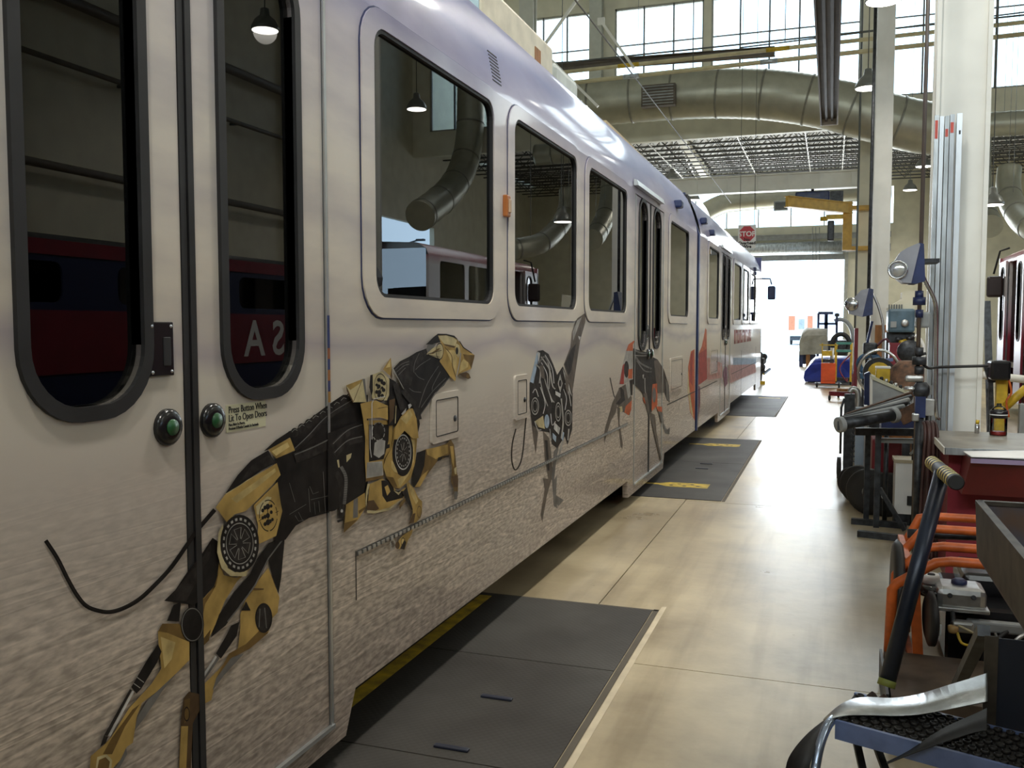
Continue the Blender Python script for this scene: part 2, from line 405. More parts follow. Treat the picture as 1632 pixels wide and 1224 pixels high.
col2 = h_column('steel_column', 'white steel column with a brown board at its foot', (e2_+e3_)/2, 19.9, 13.9, e3_ - e2_)
col3 = h_column('steel_column', 'cream steel column carrying the yellow jib crane', c3.x, 31.3, 13.9, 0.40, m=M_cream)
for (px, yy, wd, lab) in ((841, 23.4, .40, 'grey steel column rising behind the train roof units, leftmost'),
                          (949, 31.3, .44, 'grey steel column rising behind the tram roof, between two clerestory windows'),
                          (1065, 44.5, .30, 'slim cream steel column in the low bay behind the tram roof')):
    p = pt(px, 300, Y=yy)
    h_column('steel_column', lab, p.x, yy, 13.9 if yy < 40 else 8.4, wd, .3, m=M_colg if yy < 40 else M_cream)
# ------------------------------------------------------------------ the tram in its printed wrap
XT = -1.75          # plane of the near side
def wrap_mat():
    m, nt, N, L, P = nodes_of('printed_wrap')
    tc = N.new('ShaderNodeTexCoord'); sp = N.new('ShaderNodeSeparateXYZ'); L.new(tc.outputs['Object'], sp.inputs[0])
    # wobble the height a little so bands are not ruled
    n0 = N.new('ShaderNodeTexNoise'); n0.inputs['Scale'].default_value = 0.7; n0.inputs['Detail'].default_value = 4
    mp0 = N.new('ShaderNodeMapping'); mp0.inputs['Scale'].default_value = (0, 0.55, 1.6); L.new(tc.outputs['Object'], mp0.inputs[0]); L.new(mp0.outputs[0], n0.inputs['Vector'])
    ma = N.new('ShaderNodeMath'); ma.operation = 'MULTIPLY_ADD'; ma.inputs[1].default_value = 0.55; L.new(n0.outputs['Fac'], ma.inputs[0]); L.new(sp.outputs['Z'], ma.inputs[2])
    mr = N.new('ShaderNodeMapRange'); mr.inputs[1].default_value = 0.3; mr.inputs[2].default_value = 4.1; L.new(ma.outputs[0], mr.inputs[0])
    rp = N.new('ShaderNodeValToRGB'); e = rp.color_ramp.elements
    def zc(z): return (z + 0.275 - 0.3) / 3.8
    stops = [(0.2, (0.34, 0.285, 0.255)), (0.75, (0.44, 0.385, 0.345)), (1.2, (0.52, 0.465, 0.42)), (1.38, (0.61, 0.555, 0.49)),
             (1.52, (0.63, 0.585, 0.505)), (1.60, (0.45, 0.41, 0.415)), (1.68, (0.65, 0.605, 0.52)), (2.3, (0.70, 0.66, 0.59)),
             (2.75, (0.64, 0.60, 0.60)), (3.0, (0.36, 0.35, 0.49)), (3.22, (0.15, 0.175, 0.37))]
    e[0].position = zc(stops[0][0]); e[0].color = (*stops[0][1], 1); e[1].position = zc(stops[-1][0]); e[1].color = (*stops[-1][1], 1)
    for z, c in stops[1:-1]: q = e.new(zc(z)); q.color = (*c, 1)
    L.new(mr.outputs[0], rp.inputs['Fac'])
    # sky streaks: long soft clouds
    mp = N.new('ShaderNodeMapping'); mp.inputs['Scale'].default_value = (0, 0.9, 3.6); mp.inputs['Rotation'].default_value = (0.22, 0, 0)
    L.new(tc.outputs['Object'], mp.inputs[0])
    n1 = N.new('ShaderNodeTexNoise'); n1.inputs['Scale'].default_value = 1.3; n1.inputs['Detail'].default_value = 6; L.new(mp.outputs[0], n1.inputs['Vector'])
    r1 = N.new('ShaderNodeValToRGB'); r1.color_ramp.elements[0].position = 0.35; r1.color_ramp.elements[0].color = (0.80, 0.77, 0.82, 1)
    r1.color_ramp.elements[1].position = 0.6; r1.color_ramp.elements[1].color = (1.06, 1.02, 1.0, 1); L.new(n1.outputs['Fac'], r1.inputs['Fac'])
    # salt-flat: cracks (stretched cells) + coarse relief
    mp2 = N.new('ShaderNodeMapping'); mp2.inputs['Scale'].default_value = (0, 0.42, 6.4); L.new(tc.outputs['Object'], mp2.inputs[0])
    nd = N.new('ShaderNodeTexNoise'); nd.inputs['Scale'].default_value = 3.2; nd.inputs['Detail'].default_value = 5; L.new(mp2.outputs[0], nd.inputs['Vector'])
    av = N.new('ShaderNodeMixRGB'); av.blend_type = 'ADD'; av.inputs[0].default_value = 0.5; L.new(mp2.outputs[0], av.inputs[1]); L.new(nd.outputs['Color'], av.inputs[2])
    mpr = N.new('ShaderNodeMapping'); mpr.inputs['Scale'].default_value = (0, 0.16, 3.1); mpr.inputs['Rotation'].default_value = (-0.03, 0, 0); L.new(tc.outputs['Object'], mpr.inputs[0])
    vo = N.new('ShaderNodeTexNoise'); vo.inputs['Scale'].default_value = 2.3; vo.inputs['Detail'].default_value = 3; vo.inputs['Roughness'].default_value = 0.42; L.new(mpr.outputs[0], vo.inputs['Vector'])
    r2 = N.new('ShaderNodeValToRGB'); ee = r2.color_ramp.elements
    ee[0].position = 0.30; ee[0].color = (0.94, 0.94, 0.94, 1); ee[1].position = 0.72; ee[1].color = (1.05, 1.05, 1.05, 1)
    for c0 in (0.39, 0.47, 0.54, 0.62):
        for dp, vv in ((-.022, 1.0), (-.006, 0.72), (.006, 1.34), (.024, 1.0)): q = ee.new(c0 + dp); q.color = (vv, vv, vv*.985, 1)
    L.new(vo.outputs['Fac'], r2.inputs['Fac'])
    mp3 = N.new('ShaderNodeMapping'); mp3.inputs['Scale'].default_value = (0, 14, 50); L.new(tc.outputs['Object'], mp3.inputs[0])
    n3 = N.new('ShaderNodeTexNoise'); n3.inputs['Scale'].default_value = 1.4; n3.inputs['Detail'].default_value = 5; L.new(mp3.outputs[0], n3.inputs['Vector'])
    r3 = N.new('ShaderNodeValToRGB'); r3.color_ramp.elements[0].position = 0.36; r3.color_ramp.elements[0].color = (0.70, 0.69, 0.68, 1)
    r3.color_ramp.elements[1].position = 0.62; r3.color_ramp.elements[1].color = (1.22, 1.21, 1.19, 1); L.new(n3.outputs['Fac'], r3.inputs['Fac'])
    m1 = N.new('ShaderNodeMixRGB'); m1.blend_type = 'MULTIPLY'; m1.inputs[0].default_value = 1; L.new(r2.outputs[0], m1.inputs[1]); L.new(r3.outputs[0], m1.inputs[2])
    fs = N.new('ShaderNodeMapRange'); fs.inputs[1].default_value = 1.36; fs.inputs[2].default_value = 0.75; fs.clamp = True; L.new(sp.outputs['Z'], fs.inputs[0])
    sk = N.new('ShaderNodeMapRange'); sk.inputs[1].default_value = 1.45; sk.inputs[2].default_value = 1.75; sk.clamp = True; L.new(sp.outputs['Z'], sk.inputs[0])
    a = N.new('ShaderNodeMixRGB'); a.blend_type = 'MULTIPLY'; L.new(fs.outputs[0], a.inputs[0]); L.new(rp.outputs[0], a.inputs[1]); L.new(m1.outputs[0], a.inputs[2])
    b = N.new('ShaderNodeMixRGB'); b.blend_type = 'MULTIPLY'; L.new(sk.outputs[0], b.inputs[0]); L.new(a.outputs[0], b.inputs[1]); L.new(r1.outputs[0], b.inputs[2])
    L.new(b.outputs[0], P.inputs['Base Color'])
    P.inputs['Roughness'].default_value = 0.42; P.inputs['Specular IOR Level'].default_value = 0.25; P.inputs['Coat Weight'].default_value = 0.4; P.inputs['Coat Roughness'].default_value = 0.07
    n5 = N.new('ShaderNodeTexNoise'); n5.inputs['Scale'].default_value = 2.2; L.new(tc.outputs['Object'], n5.inputs['Vector'])
    bp = N.new('ShaderNodeBump'); bp.inputs['Strength'].default_value = 0.08; bp.inputs['Distance'].default_value = 0.02
    L.new(n5.outputs['Fac'], bp.inputs['Height']); L.new(bp.outputs[0], P.inputs['Normal'])
    return m
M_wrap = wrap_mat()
M_interior = mat('car_interior', (0.30, 0.30, 0.29), 0.6)
M_seatblue = mat('seat_fabric', (0.03, 0.05, 0.16), 0.85)
M_roofeq = mat('roof_unit_paint', (0.60, 0.56, 0.45), 0.5)
M_roofblue = mat('roof_unit_end', (0.42, 0.58, 0.68), 0.5)
M_trim = mat('seam_trim', (0.60, 0.62, 0.63), 0.3, 0.85)

tram = thing('light_rail_vehicle', 'long articulated tram printed with robot greyhounds on a pale desert, left of the aisle', 'tram', (-3.08, 12, 0))
ZB, ZP, ZT = 0.27, 0.11, 2.97          # skirt bottom, door portal bottom, top of the flat side
WZ0, WZ1 = 1.82, 2.90
doorsA = [2.18, 9.25]; doorsB = [16.35]
winsA = [(3.31, 4.675), (5.02, 6.385), (6.73, 8.09), (10.42, 11.85)]
winsB = [(13.88, 15.2), (17.6, 19.05), (19.4, 20.85), (21.35, 22.75)]
LEAFW = 0.745
def side_outline(y0, y1, doors, notch=()):
    out = [(y0, ZT), (y0, ZB)]
    for d in doors: out += [(d - 1.02, ZB), (d - 1.0, ZP), (d + .86, ZP), (d + .94, ZB)]
    for a, b, z in notch: out += [(a, ZB), (a + .02, z), (b - .02, z), (b, ZB)]
    return out + [(y1, ZB), (y1, ZT)]
def door_hole(d): return [(d - LEAFW - .028, .19), (d + LEAFW + .028, .19), (d + LEAFW + .028, 2.94), (d - LEAFW - .028, 2.94)]
def body_section(y0, y1, doors, wins, notch=(), cab=None):
    mb = MB()
    holes = [door_hole(d) for d in doors] + [rrect(a, b, WZ0, WZ1, .09) for a, b in wins]
    holed(mb, side_outline(y0, y1, doors, notch), holes, XT, XT - .05)
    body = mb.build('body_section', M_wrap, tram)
    # cove and roof, extruded along the car
    pr = [(XT, ZT), (XT - .012, 3.06), (XT - .04, 3.18), (XT - .085, 3.31), (XT - .14, 3.43), (XT - .215, 3.535), (XT - .235, 3.55)]
    mb = MB(); n = len(pr)
    vs = [(p[0], y, p[1]) for y in (y0, y1) for p in pr]; mb.add(vs, [(i, i+1, n+i+1, n+i) for i in range(n-1)], 0, True)
    mb.build('roof_cove', M_wrap, body, fix=False)
    XF = -4.41
    mb = MB(); pr = [(XT - .235, 3.55), (XT - .30, 3.53), (XT - .6, 3.62), (-3.08, 3.68), (XF + .6, 3.62), (XF + .25, 3.55), (XF, 3.1), (XF, 2.95)]
    n = len(pr); vs = [(p[0], y, p[1]) for y in (y0, y1) for p in pr]; mb.add(vs, [(i, i+1, n+i+1, n+i) for i in range(n-1)], 0, True)
    mb.build('roof_panel', M_roofeq, body, fix=False)
    # far side with its windows, floor, inner ceiling
    mb = MB(); holed(mb, [(y0, .3), (y1, .3), (y1, 2.97), (y0, 2.97)], [rrect(a, b, WZ0, WZ1, .09) for a, b in wins], XF, XF + .05)
    mb.build('far_side', M_interior, body)
    for a, b in wins: MB().box(XF + .02, XF + .026, a, b, WZ0, WZ1).build('far_pane', M_glassw, body)
    MB().box(XF, XT - .05, y0, y1, .94, 1.0).build('car_floor', M_interior, body)
    MB().box(XF, XT - .05, y0, y1, 3.0, 3.04).build('car_ceiling', M_interior, body)
    MB().box(XF + .1, XT - .35, y0 + .3, y1 - .3, .32, .94).build('underframe', M_black, body)  # solid black box, put in to block light below the floor
    y = y0 + .5
    while y < y1 - 1.2:
        MB().box(XF + .15, XT - .3, y, y + .9, .07, .33).build('light_stop_box', M_black, body); y += 1.9  # unseen boxes added to stop light running along under the car
    return body
bodyA = body_section(-1.6, 12.62, doorsA, winsA)
bodyB = body_section(12.95, 24.95, doorsB, winsB, notch=((23.3, 24.9, ZP),))
# front end of the second section
nose = MB().box(-4.36, XT - .02, 24.9, 25.0, .25, 3.5); nose.cbox((-3.08, 25.05, 1.3), (2.2, .25, 1.6), bev=.05)
nose.build('nose_panel', M_wrap, tram)
MB().box(-4.2, -1.9, 24.98, 25.03, 1.75, 2.9).build('windscreen', M_glassd, tram)
cp = MB().box(-3.3, -2.5, 25.0, 25.5, .45, .85)
for (x, y, z, r) in ((-2.6, 25.6, .75, .16), (-2.9, 25.7, .6, .2), (-2.4, 25.4, .5, .13), (-2.3, 25.35, .75, .12), (-2.2, 25.2, .62, .1)):
    cp.lathe((x, y - .2, z), [(r*.6, 0), (r, .05), (r, .3), (r*.7, .4)], (0, 1, 0), 12)
cp.bar((-2.3, 25.3, .4), (-1.95, 25.65, .5), .09).cyl((-2.6, 25.1, .9), (-1.95, 25.5, .7), .06)
cp.build('coupler', M_darksteel, tram)
mm = MB().tube([(XT, 24.9, 2.95), (XT + .2, 25.0, 2.95), (XT + .24, 25.05, 2.8)], .02).cbox((XT + .24, 25.05, 2.58), (.2, .1, .36), bev=.04)
mm.build('wing_mirror', M_navy, tram)
# bellows between the sections
mb = MB()
for i in range(5):
    y = 12.66 + i*.06; ins = .05 if i % 2 else .02
    mb.box(-4.38, XT - ins, y, y + .055, .28, 2.98); mb.box(-4.3, XT - .12 - ins, y, y + .055, 2.98, 3.5)
mb.build('bellows', M_black, tram)
mb = MB().box(XT - .02, XT + .004, 12.80, 12.9, .24, 2.97)
mb.add([(XT - .02, 12.8, 2.97), (XT + .004, 12.8, 2.97), (XT - .2, 12.8, 3.55), (XT - .23, 12.8, 3.55), (XT - .02, 12.9, 2.97), (XT + .004, 12.9, 2.97), (XT - .2, 12.9, 3.55), (XT - .23, 12.9, 3.55)],
       [(0,1,2,3),(7,6,5,4),(1,5,6,2),(0,3,7,4)])
mb.build('bellows_edge', M_navy, tram)
MB().box(XT - .01, XT + .007, 12.81, 12.89, 2.3, 2.97).build('bellows_trim', M_blue, tram)

# windows: raised rim, dark seal, pane
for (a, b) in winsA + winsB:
    mb = MB(); ring(mb, rrect(a - .105, b + .095, WZ0 - .085, WZ1 + .075, .16), rrect(a - .002, b + .002, WZ0 - .002, WZ1 + .002, .09), XT - .01, XT + .010)
    wnd = mb.build('side_window', M_wrap, tram)
    mb = MB(); ring(mb, rrect(a - .112, b + .101, WZ0 - .092, WZ1 + .081, .165), rrect(a - .105, b + .095, WZ0 - .085, WZ1 + .075, .16), XT - .002, XT + .003); mb.build('rim_shadow_gap', M_navy, wnd)
    mb = MB(); ring(mb, rrect(a, b, WZ0, WZ1, .09), rrect(a + .014, b - .014, WZ0 + .014, WZ1 - .014, .08), XT - .03, XT + .004); mb.build('window_seal', M_black, wnd)
    MB().box(XT - .018, XT - .012, a + .01, b - .01, WZ0 + .01, WZ1 - .01).build('pane', M_glassw, wnd)
    if b - a < 1.4 and a < 6: MB().box(XT - .06, XT - .035, a, a + (.2 if a < 4 else .03), WZ0, WZ1).build('window_post', M_black, wnd)  # black strip behind the pane's edge, wider in the first window

# doors: two leaves with a tall rounded pane each, rubber meeting edges
def door_leaf(y0, y1, w0, w1):
    mb = MB(); holed(mb, [(y0, .2), (y1, .2), (y1, 2.93), (y0, 2.93)], [rrect(w0, w1, 1.5, 2.90, .15, 8)], XT - .004, XT - .045)
    lf = mb.build('door_leaf', M_wrap, tram)
    mb = MB(); ring(mb, rrect(w0 - .035, w1 + .035, 1.462, 2.935, .185, 8), rrect(w0, w1, 1.5, 2.90, .15, 8), XT - .03, XT + .009); mb.build('pane_gasket', M_black, lf)
    MB().box(XT - .026, XT - .02, w0 - .005, w1 + .005, 1.49, 2.91).build('pane', M_glassd, lf)
    return lf
for d in doorsA + doorsB:
    l1 = door_leaf(d - LEAFW, d - .03, d - .565, d - .195)
    l2 = door_leaf(d + .03, d + LEAFW, d + .175, d + .56)
    MB().box(XT - .05, XT - .001, d - .028, d - .003, .2, 2.93).build('meeting_edge', M_black, l1)
    MB().box(XT - .05, XT + .002, d + .003, d + .028, .2, 2.93).build('meeting_edge', M_black, l2)
    MB().box(XT - .02, XT + .006, d + LEAFW + .004, d + LEAFW + .018, .2, 2.93).build('seam_trim', M_trim, l2)
    MB().box(XT - .02, XT + .006, d - LEAFW - .018, d - LEAFW - .004, .2, 2.93).build('seam_trim', M_trim, l1)
    MB().box(XT - .03, XT + .012, d - LEAFW, d + LEAFW + .02, .185, .2).build('door_sill', M_trim, tram)
    MB().prism([(XT, 3.0), (XT + .045, 3.0), (XT + .03, 3.05), (XT, 3.06)], 1, d - .85, d + .55).build('rain_gutter', M_trim, tram)
    # round push buttons
    for s, dy in ((-1, -.105), (1, .09)):
        b = MB().lathe((XT - .004, d + dy, 1.418), [(.052, 0), (.052, .012), (.044, .02), (.026, .022)], (1, 0, 0), 24).build('push_button', M_blackgloss, tram)
        MB().lathe((XT + .016, d + dy, 1.418), [(.024, 0), (.022, .006), (0.0, .007)], (1, 0, 0), 20).build('button_cap', mat('green_button', (0.02, 0.10, 0.035), 0.3), b)
    pl = MB().cbox((XT + .002, d - .128, 1.637), (.010, .098, .15), bev=.003).build('latch_plate', M_blackgloss, tram)
    for sy in (-1, 1):
        for sz in (-1, 1):
            MB().lathe((XT + .006, d - .128 + sy*.038, 1.637 + sz*.063), [(.006, 0), (.005, .003), (0, .0035)], (1, 0, 0), 10).build('screw', M_chrome, pl)
    MB().cbox((XT + .007, d - .128 + .02, 1.63), (.006, .028, .08), bev=.002).build('latch_recess', M_black, pl)

# sticker beside the near button
stk = MB().box(XT - .004, XT - .0025, 2.34, 2.548, 1.372, 1.457).build('door_sticker', mat('sticker_cream', (0.62, 0.60, 0.42), 0.5), tram)
M_ink = mat('black_ink', (0.02, 0.02, 0.02), 0.6)
def side_text(body, y, z, size, m, parent, x=XT, sx=1.0, bold=0.0, spacing=1.0):
    return text_mesh('lettering', body, size, m, frame_m((x, y, z), (0, 1, 0), (0, 0, 1)), parent, sx=sx, bold=bold, spacing=spacing)
for i, (tx, sz) in enumerate((('Press Button When', .031), ('Lit To Open Doors', .031), ('Para Abrir La Puerta,', .0125), ('Presione El Bot\u00f3n Cuando Se Encienda', .0125))):
    side_text(tx, 2.352, (1.431, 1.405, 1.391, 1.379)[i], sz, M_ink, stk, XT - .0018, sx=.82 if i < 2 else .78)
# coloured strip on the seam beside the near door
for i, c in enumerate(((0.03, 0.05, 0.18), (0.03, 0.05, 0.18), (0.03, 0.05, 0.18), (0.35, 0.12, 0.05), (0.03, 0.05, 0.18), (0.38, 0.15, 0.05), (0.04, 0.05, 0.16), (0.36, 0.2, 0.06))):
    MB().box(XT - .005, XT + .008, 2.930, 2.944, 1.74 - .04*(i+1), 1.74 - .04*i).build('seam_print', mat('seam_print_%d' % i, c, .4), tram)

# access hatches, hinge strip, lamps, louvres
def hatch(y0, y1, z0, z1, lock=True):
    mb = MB(); ring(mb, rrect(y0, y1, z0, z1, .02, 3), rrect(y0 + .045, y1 - .035, z0 + .03, z1 - .03, .012, 3), XT - .004, XT + .012)
    h = mb.build('access_hatch', M_wrap, tram)
    mb = MB(); ring(mb, rrect(y0 + .045, y1 - .035, z0 + .03, z1 - .03, .012, 3), rrect(y0 + .05, y1 - .04, z0 + .034, z1 - .034, .010, 3), XT - .002, XT + .013); mb.build('hatch_gap', M_ink, h)
    MB().box(XT - .002, XT + .010, y0 + .05, y1 - .04, z0 + .034, z1 - .034).build('hatch_door', M_wrap, h)
    if lock: MB().lathe((XT + .010, y1 - .075, (z0+z1)/2 - .02), [(.016, 0), (.014, .006), (0, .007)], (1, 0, 0), 14).build('hatch_lock', M_darksteel, h)
    return h
hatch(3.84, 4.19, 1.15, 1.385); hatch(5.02, 5.27, 1.145, 1.41); hatch(10.5, 11.4, .93, 1.33); hatch(14.2, 15.1, .95, 1.35)
hs = MB().box(XT - .002, XT + .004, 3.13, 8.2, .795, .817).build('hinge_strip', mat('hinge_dark', (0.10, 0.095, 0.085), .5, .4), tram)
mb = MB()
for i in range(126): mb.box(XT + .003, XT + .009, 3.14 + i*.04, 3.165 + i*.04, .798, .812)
mb.build('hinge_knuckles', M_alu, hs)
MB().box(XT - .002, XT + .002, 3.13, 3.134, .62, .8).build('panel_seam', M_ink, tram)
MB().box(XT - .002, XT + .002, 10.35, 12.6, .80, .812).build('panel_seam', M_ink, tram)
MB().box(XT - .002, XT + .002, 12.96, 15.2, .80, .812).build('panel_seam', M_ink, tram)
MB().box(XT - .002, XT + .002, 17.4, 24.0, .80, .812).build('panel_seam', M_ink, tram)
for y in (19.4, 23.2): MB().box(XT - .002, XT + .002, y, y + .015, .3, 1.2).build('panel_seam', M_ink, tram)
for z in range(9):
    zz = 3.03 + z*.02; x = XT - .012*(zz - 2.97)/.09 if zz < 3.06 else XT - .012 - .028*(zz - 3.06)/.12
    MB().box(XT - .06, x + .001, 4.70 + z*.002, 4.84 + z*.002, zz, zz + .007).build('vent_louvre', M_black, tram)
M_amber = mat('amber_lens', (0.48, 0.16, 0.04), .3)
ml = MB().cbox((XT + .012, 4.87, 2.375), (.03, .06, .12), bev=.006).build('marker_light', M_amber, tram)
MB().cbox((XT + .03, 4.875, 2.375), (.012, .03, .075), bev=.004).build('lens', mat('pale_lens', (0.7, 0.5, 0.35), .2), ml)
for (y, z) in ((11.0, 3.15), (13.3, 3.2), (14.2, 3.12), (22.4, 3.05), (22.4, 2.95)):
    MB().cbox((XT + .0, y, z), (.1, .16, .09), bev=.02).build('marker_light', M_navy, tram)
# camera pod at roof edge
mb = MB().cbox((XT - .02, 3.62, 3.33), (.16, .2, .12), bev=.03).lathe((XT + .02, 3.62, 3.22), [(.05, 0), (.07, .05), (.06, .1)], (0, 0, 1), 14)
mb.build('roof_camera', M_blackgloss, tram)
# roof equipment
u = MB().cbox((-2.62, 6.82, 3.86), (.62, 1.7, .46), bev=.03).build('roof_unit', M_roofeq, tram)
MB().box(-2.9, -2.33, 5.955, 5.968, 3.66, 4.06).build('unit_end', M_roofblue, u)
MB().box(-2.312, -2.305, 7.15, 7.3, 3.82, 3.96).build('unit_label', M_brownboard, u)
u2 = MB().cbox((-2.62, 8.15, 3.82), (.6, .8, .40), bev=.06).build('roof_unit', mat('roof_unit_grey', (0.5, 0.55, 0.54), .5), tram)
for i in range(3): MB().cyl((-2.45, 8.75 + i*.22, 3.6), (-2.45, 8.75 + i*.22, 3.95), .05).build('insulator', M_white, tram)
MB().bar((-2.3, 9.4, 3.78), (-2.3, 12.4, 3.74), .09, .12).build('roof_rail', mat('roof_rail_tan', (0.50, 0.40, 0.24), .6), tram)
MB().bar((-2.15, 13.0, 3.62), (-2.15, 24.5, 3.62), .08, .08).build('roof_rail', M_roofeq, tram)
mb = MB()
for i in range(6): mb.cyl((-2.3, 10.7 + i*.2, 3.55), (-2.3, 10.7 + i*.2, 3.84), .035, 8)
mb.build('roof_fittings', M_darksteel, tram)
# seats and poles inside
seat0 = None
def seat(y, x):
    mb = MB().cbox((x, y, 1.45), (.9, .42, .1), bev=.03).cbox((x, y + .2, 1.75), (.9, .08, .62), bev=.03).box(x - .3, x + .3, y - .1, y + .1, 1.0, 1.42)
    return mb
s0 = None
for y in [3.6, 4.4, 5.2, 6.0, 6.8, 7.6, 10.6, 11.4, 13.6, 14.4, 18, 18.8, 19.6, 20.4, 21.2, 22]:
    for x in (-2.35, -3.85):
        if s0 is None: s0 = seat(0, 0).build('seat', M_seatblue, tram); s0.location = (x, y, 0); s0.matrix_parent_inverse = parent_matrix(tram).inverted()
        else:
            c = s0.copy(); COL.objects.link(c); c.location = (x, y, 0)
for y in (1.5, 2.9, 8.5, 10.1, 15.6, 17.1): MB().cyl((-2.3, y, 1.0), (-2.3, y, 3.0), .018, 8).build('grab_pole', mat('pole_yellow', (0.65, 0.5, 0.1), .35), tram)
# ------------------------------------------------------------------ printed greyhounds on the wrap (flat print: thin film on the side)
def pm(name, c, r=0.5, var=.25, sc=14): return mat('print_' + name, c, r, 0, var, sc, spec=.18)
PR = dict(gold=pm('gold', (0.46, 0.31, 0.10), var=.3, sc=9), lgold=pm('light_gold', (0.60, 0.46, 0.20)), dgold=pm('dark_gold', (0.17, 0.105, 0.035)), cream=pm('cream', (0.55, 0.47, 0.27)),
          black=pm('black', (0.014, 0.012, 0.012), var=.5), dark=pm('dark', (0.028, 0.024, 0.023), var=.5, sc=30), grey=pm('grey', (0.16, 0.155, 0.15)), lgrey=pm('light_grey', (0.40, 0.39, 0.37)),
          silver=pm('silver', (0.6, 0.6, 0.6)), brown=pm('brown', (0.10, 0.06, 0.03)), orange=pm('orange', (0.55, 0.13, 0.05)), red=pm('red', (0.38, 0.05, 0.04)), sblue=pm('sky_blue', (0.35, 0.45, 0.58)), ash=pm('ash', (0.135, 0.112, 0.095)), rose=pm('rose', (0.50, 0.27, 0.25)), purple=pm('purple', (0.2, 0.07, 0.12)))
PKEY = list(PR)
class Print:
    def __init__(s, ox, oy, k): s.mb = MB(); s.n = 0; s.reg(ox, oy, k)
    def reg(s, ox, oy, k): s.o = (ox, oy, k); return s
    def px(s, p): return s.o[0] + p[0]/s.o[2], s.o[1] + p[1]/s.o[2]
    def lift(s): s.n += 1; return XT - .0038 + s.n*.00008 if False else XT + .0004 + s.n*.00006
    def flat(s, q, m):
        x = s.lift(); bm = bmesh.new(); vs = [bm.verts.new((x, p[0], p[1])) for p in q]
        for i in range(len(vs)): bm.edges.new((vs[i], vs[(i+1) % len(vs)]))
        bmesh.ops.triangle_fill(bm, use_beauty=True, edges=list(bm.edges)); bm.verts.index_update()
        s.mb.add([v.co for v in bm.verts], [[v.index for v in f.verts] for f in bm.faces], PKEY.index(m)); bm.free()
    def sd(s, p):
        a = pt(*s.px(p), X=XT); return (a.y, a.z)
    def poly(s, m, *pts): s.flat([s.sd(p) for p in pts], m); return s
    def ell(s, m, cx, cy, rx, ry, n=28):
        s.flat([s.sd((cx + rx*math.cos(2*math.pi*i/n), cy + ry*math.sin(2*math.pi*i/n))) for i in range(n)], m); return s
    def ringe(s, m, cx, cy, rx, ry, w=.1, n=32, dash=1):
        x = s.lift(); vs = []; fs = []
        for i in range(n):
            for k in (1, 1 - w):
                a = s.sd((cx + k*rx*math.cos(2*math.pi*i/n), cy + k*ry*math.sin(2*math.pi*i/n))); vs.append((x, *a))
        for i in range(n):
            if dash == 1 or i % dash: j = (i+1) % n; fs.append((2*i, 2*i+1, 2*j+1, 2*j))
        s.mb.add(vs, fs, PKEY.index(m)); return s
    def line(s, m, w, *pts):
        P = [Vector(p) for p in pts]; x = s.lift(); vs = []; k = len(P)
        ws = w if isinstance(w, (list, tuple)) else [w]*k
        for i in range(k):
            d = (P[min(i+1, k-1)] - P[max(i-1, 0)]).normalized(); nn = Vector((-d.y, d.x))*ws[i]/2
            for q in (P[i] + nn, P[i] - nn): vs.append((x, *s.sd(q)))
        s.mb.add(vs, [(2*i, 2*i+1, 2*i+3, 2*i+2) for i in range(k-1)], PKEY.index(m)); return s
    def curve(s, m, w, *pts):
        out = []; P = [Vector(p) for p in pts]
        for i in range(len(P)-1):
            p0, p1, p2, p3 = P[max(i-1, 0)], P[i], P[i+1], P[min(i+2, len(P)-1)]
            for t in range(5):
                t /= 5; out.append(0.5*((2*p1) + (p2-p0)*t + (2*p0-5*p1+4*p2-p3)*t*t + (3*p1-p0-3*p2+p3)*t**3))
        out.append(P[-1]); return s.line(m, w, *out)
    def build(s, name, label):
        o = s.mb.build(name, [PR[k] for k in PKEY], tram, fix=False); o['label'] = label; return o

g = Print(50, 780, 5.1)                                                     # tail
g.curve('black', 34, (115, 415), (210, 560), (290, 720), (370, 860), (450, 950), (560, 990), (650, 995), (760, 960), (880, 890), (1000, 780), (1130, 640), (1255, 465), (1350, 330), (1490, 165))
g.curve('dark', 9, (125, 430), (215, 570), (298, 730), (378, 868), (460, 950), (560, 984), (650, 985), (760, 950), (880, 880), (1000, 770), (1130, 630))
g.reg(130, 860, 3.364)                                                       # hind legs
g.poly('black', (1010, 150), (1000, 20), (1090, -20), (1070, 200), (1055, 290))
g.poly('gold', (850, 400), (890, 290), (1000, 150), (1060, 310), (1050, 390), (1022, 420), (1000, 500), (900, 585), (800, 635), (720, 745), (695, 860), (640, 890), (640, 790), (740, 690), (838, 580), (850, 480))
g.poly('dgold', (1000, 500), (900, 585), (800, 635), (720, 745), (700, 780), (790, 610), (880, 560), (960, 480))
g.poly('grey', (870, 610), (760, 730), (700, 810), (720, 745), (800, 635))
g.poly('brown', (545, 850), (575, 815), (640, 830), (640, 900), (595, 985), (585, 1224), (520, 1224), (530, 985)); g.poly('dgold', (550, 860), (580, 850), (575, 960), (550, 985)); g.poly('gold', (533, 1000), (570, 1000), (560, 1224), (522, 1224))
g.ringe('black', 562, 935, 16, 40, .2)
g.ell('dark', 975, 420, 45, 78); g.ringe('black', 975, 420, 46, 80, .14); g.line('grey', 5, (955, 370), (950, 470)); g.line('grey', 5, (980, 365), (990, 475))
g.poly('black', (855, 380), (880, 330), (905, 380), (870, 380)); g.poly('brown', (915, 260), (975, 262), (975, 268), (915, 268))
g.poly('black', (845, 440), (830, 515), (745, 638), (718, 610), (770, 520), (800, 460)); g.poly('silver', (716, 622), (724, 628), (650, 745), (642, 735)); g.poly('grey', (726, 628), (738, 636), (655, 755), (650, 748))
g.poly('black', (440, 328), (500, 270), (560, 180), (640, 80), (700, -10), (745, 20), (725, 230), (650, 312), (600, 350), (560, 345))
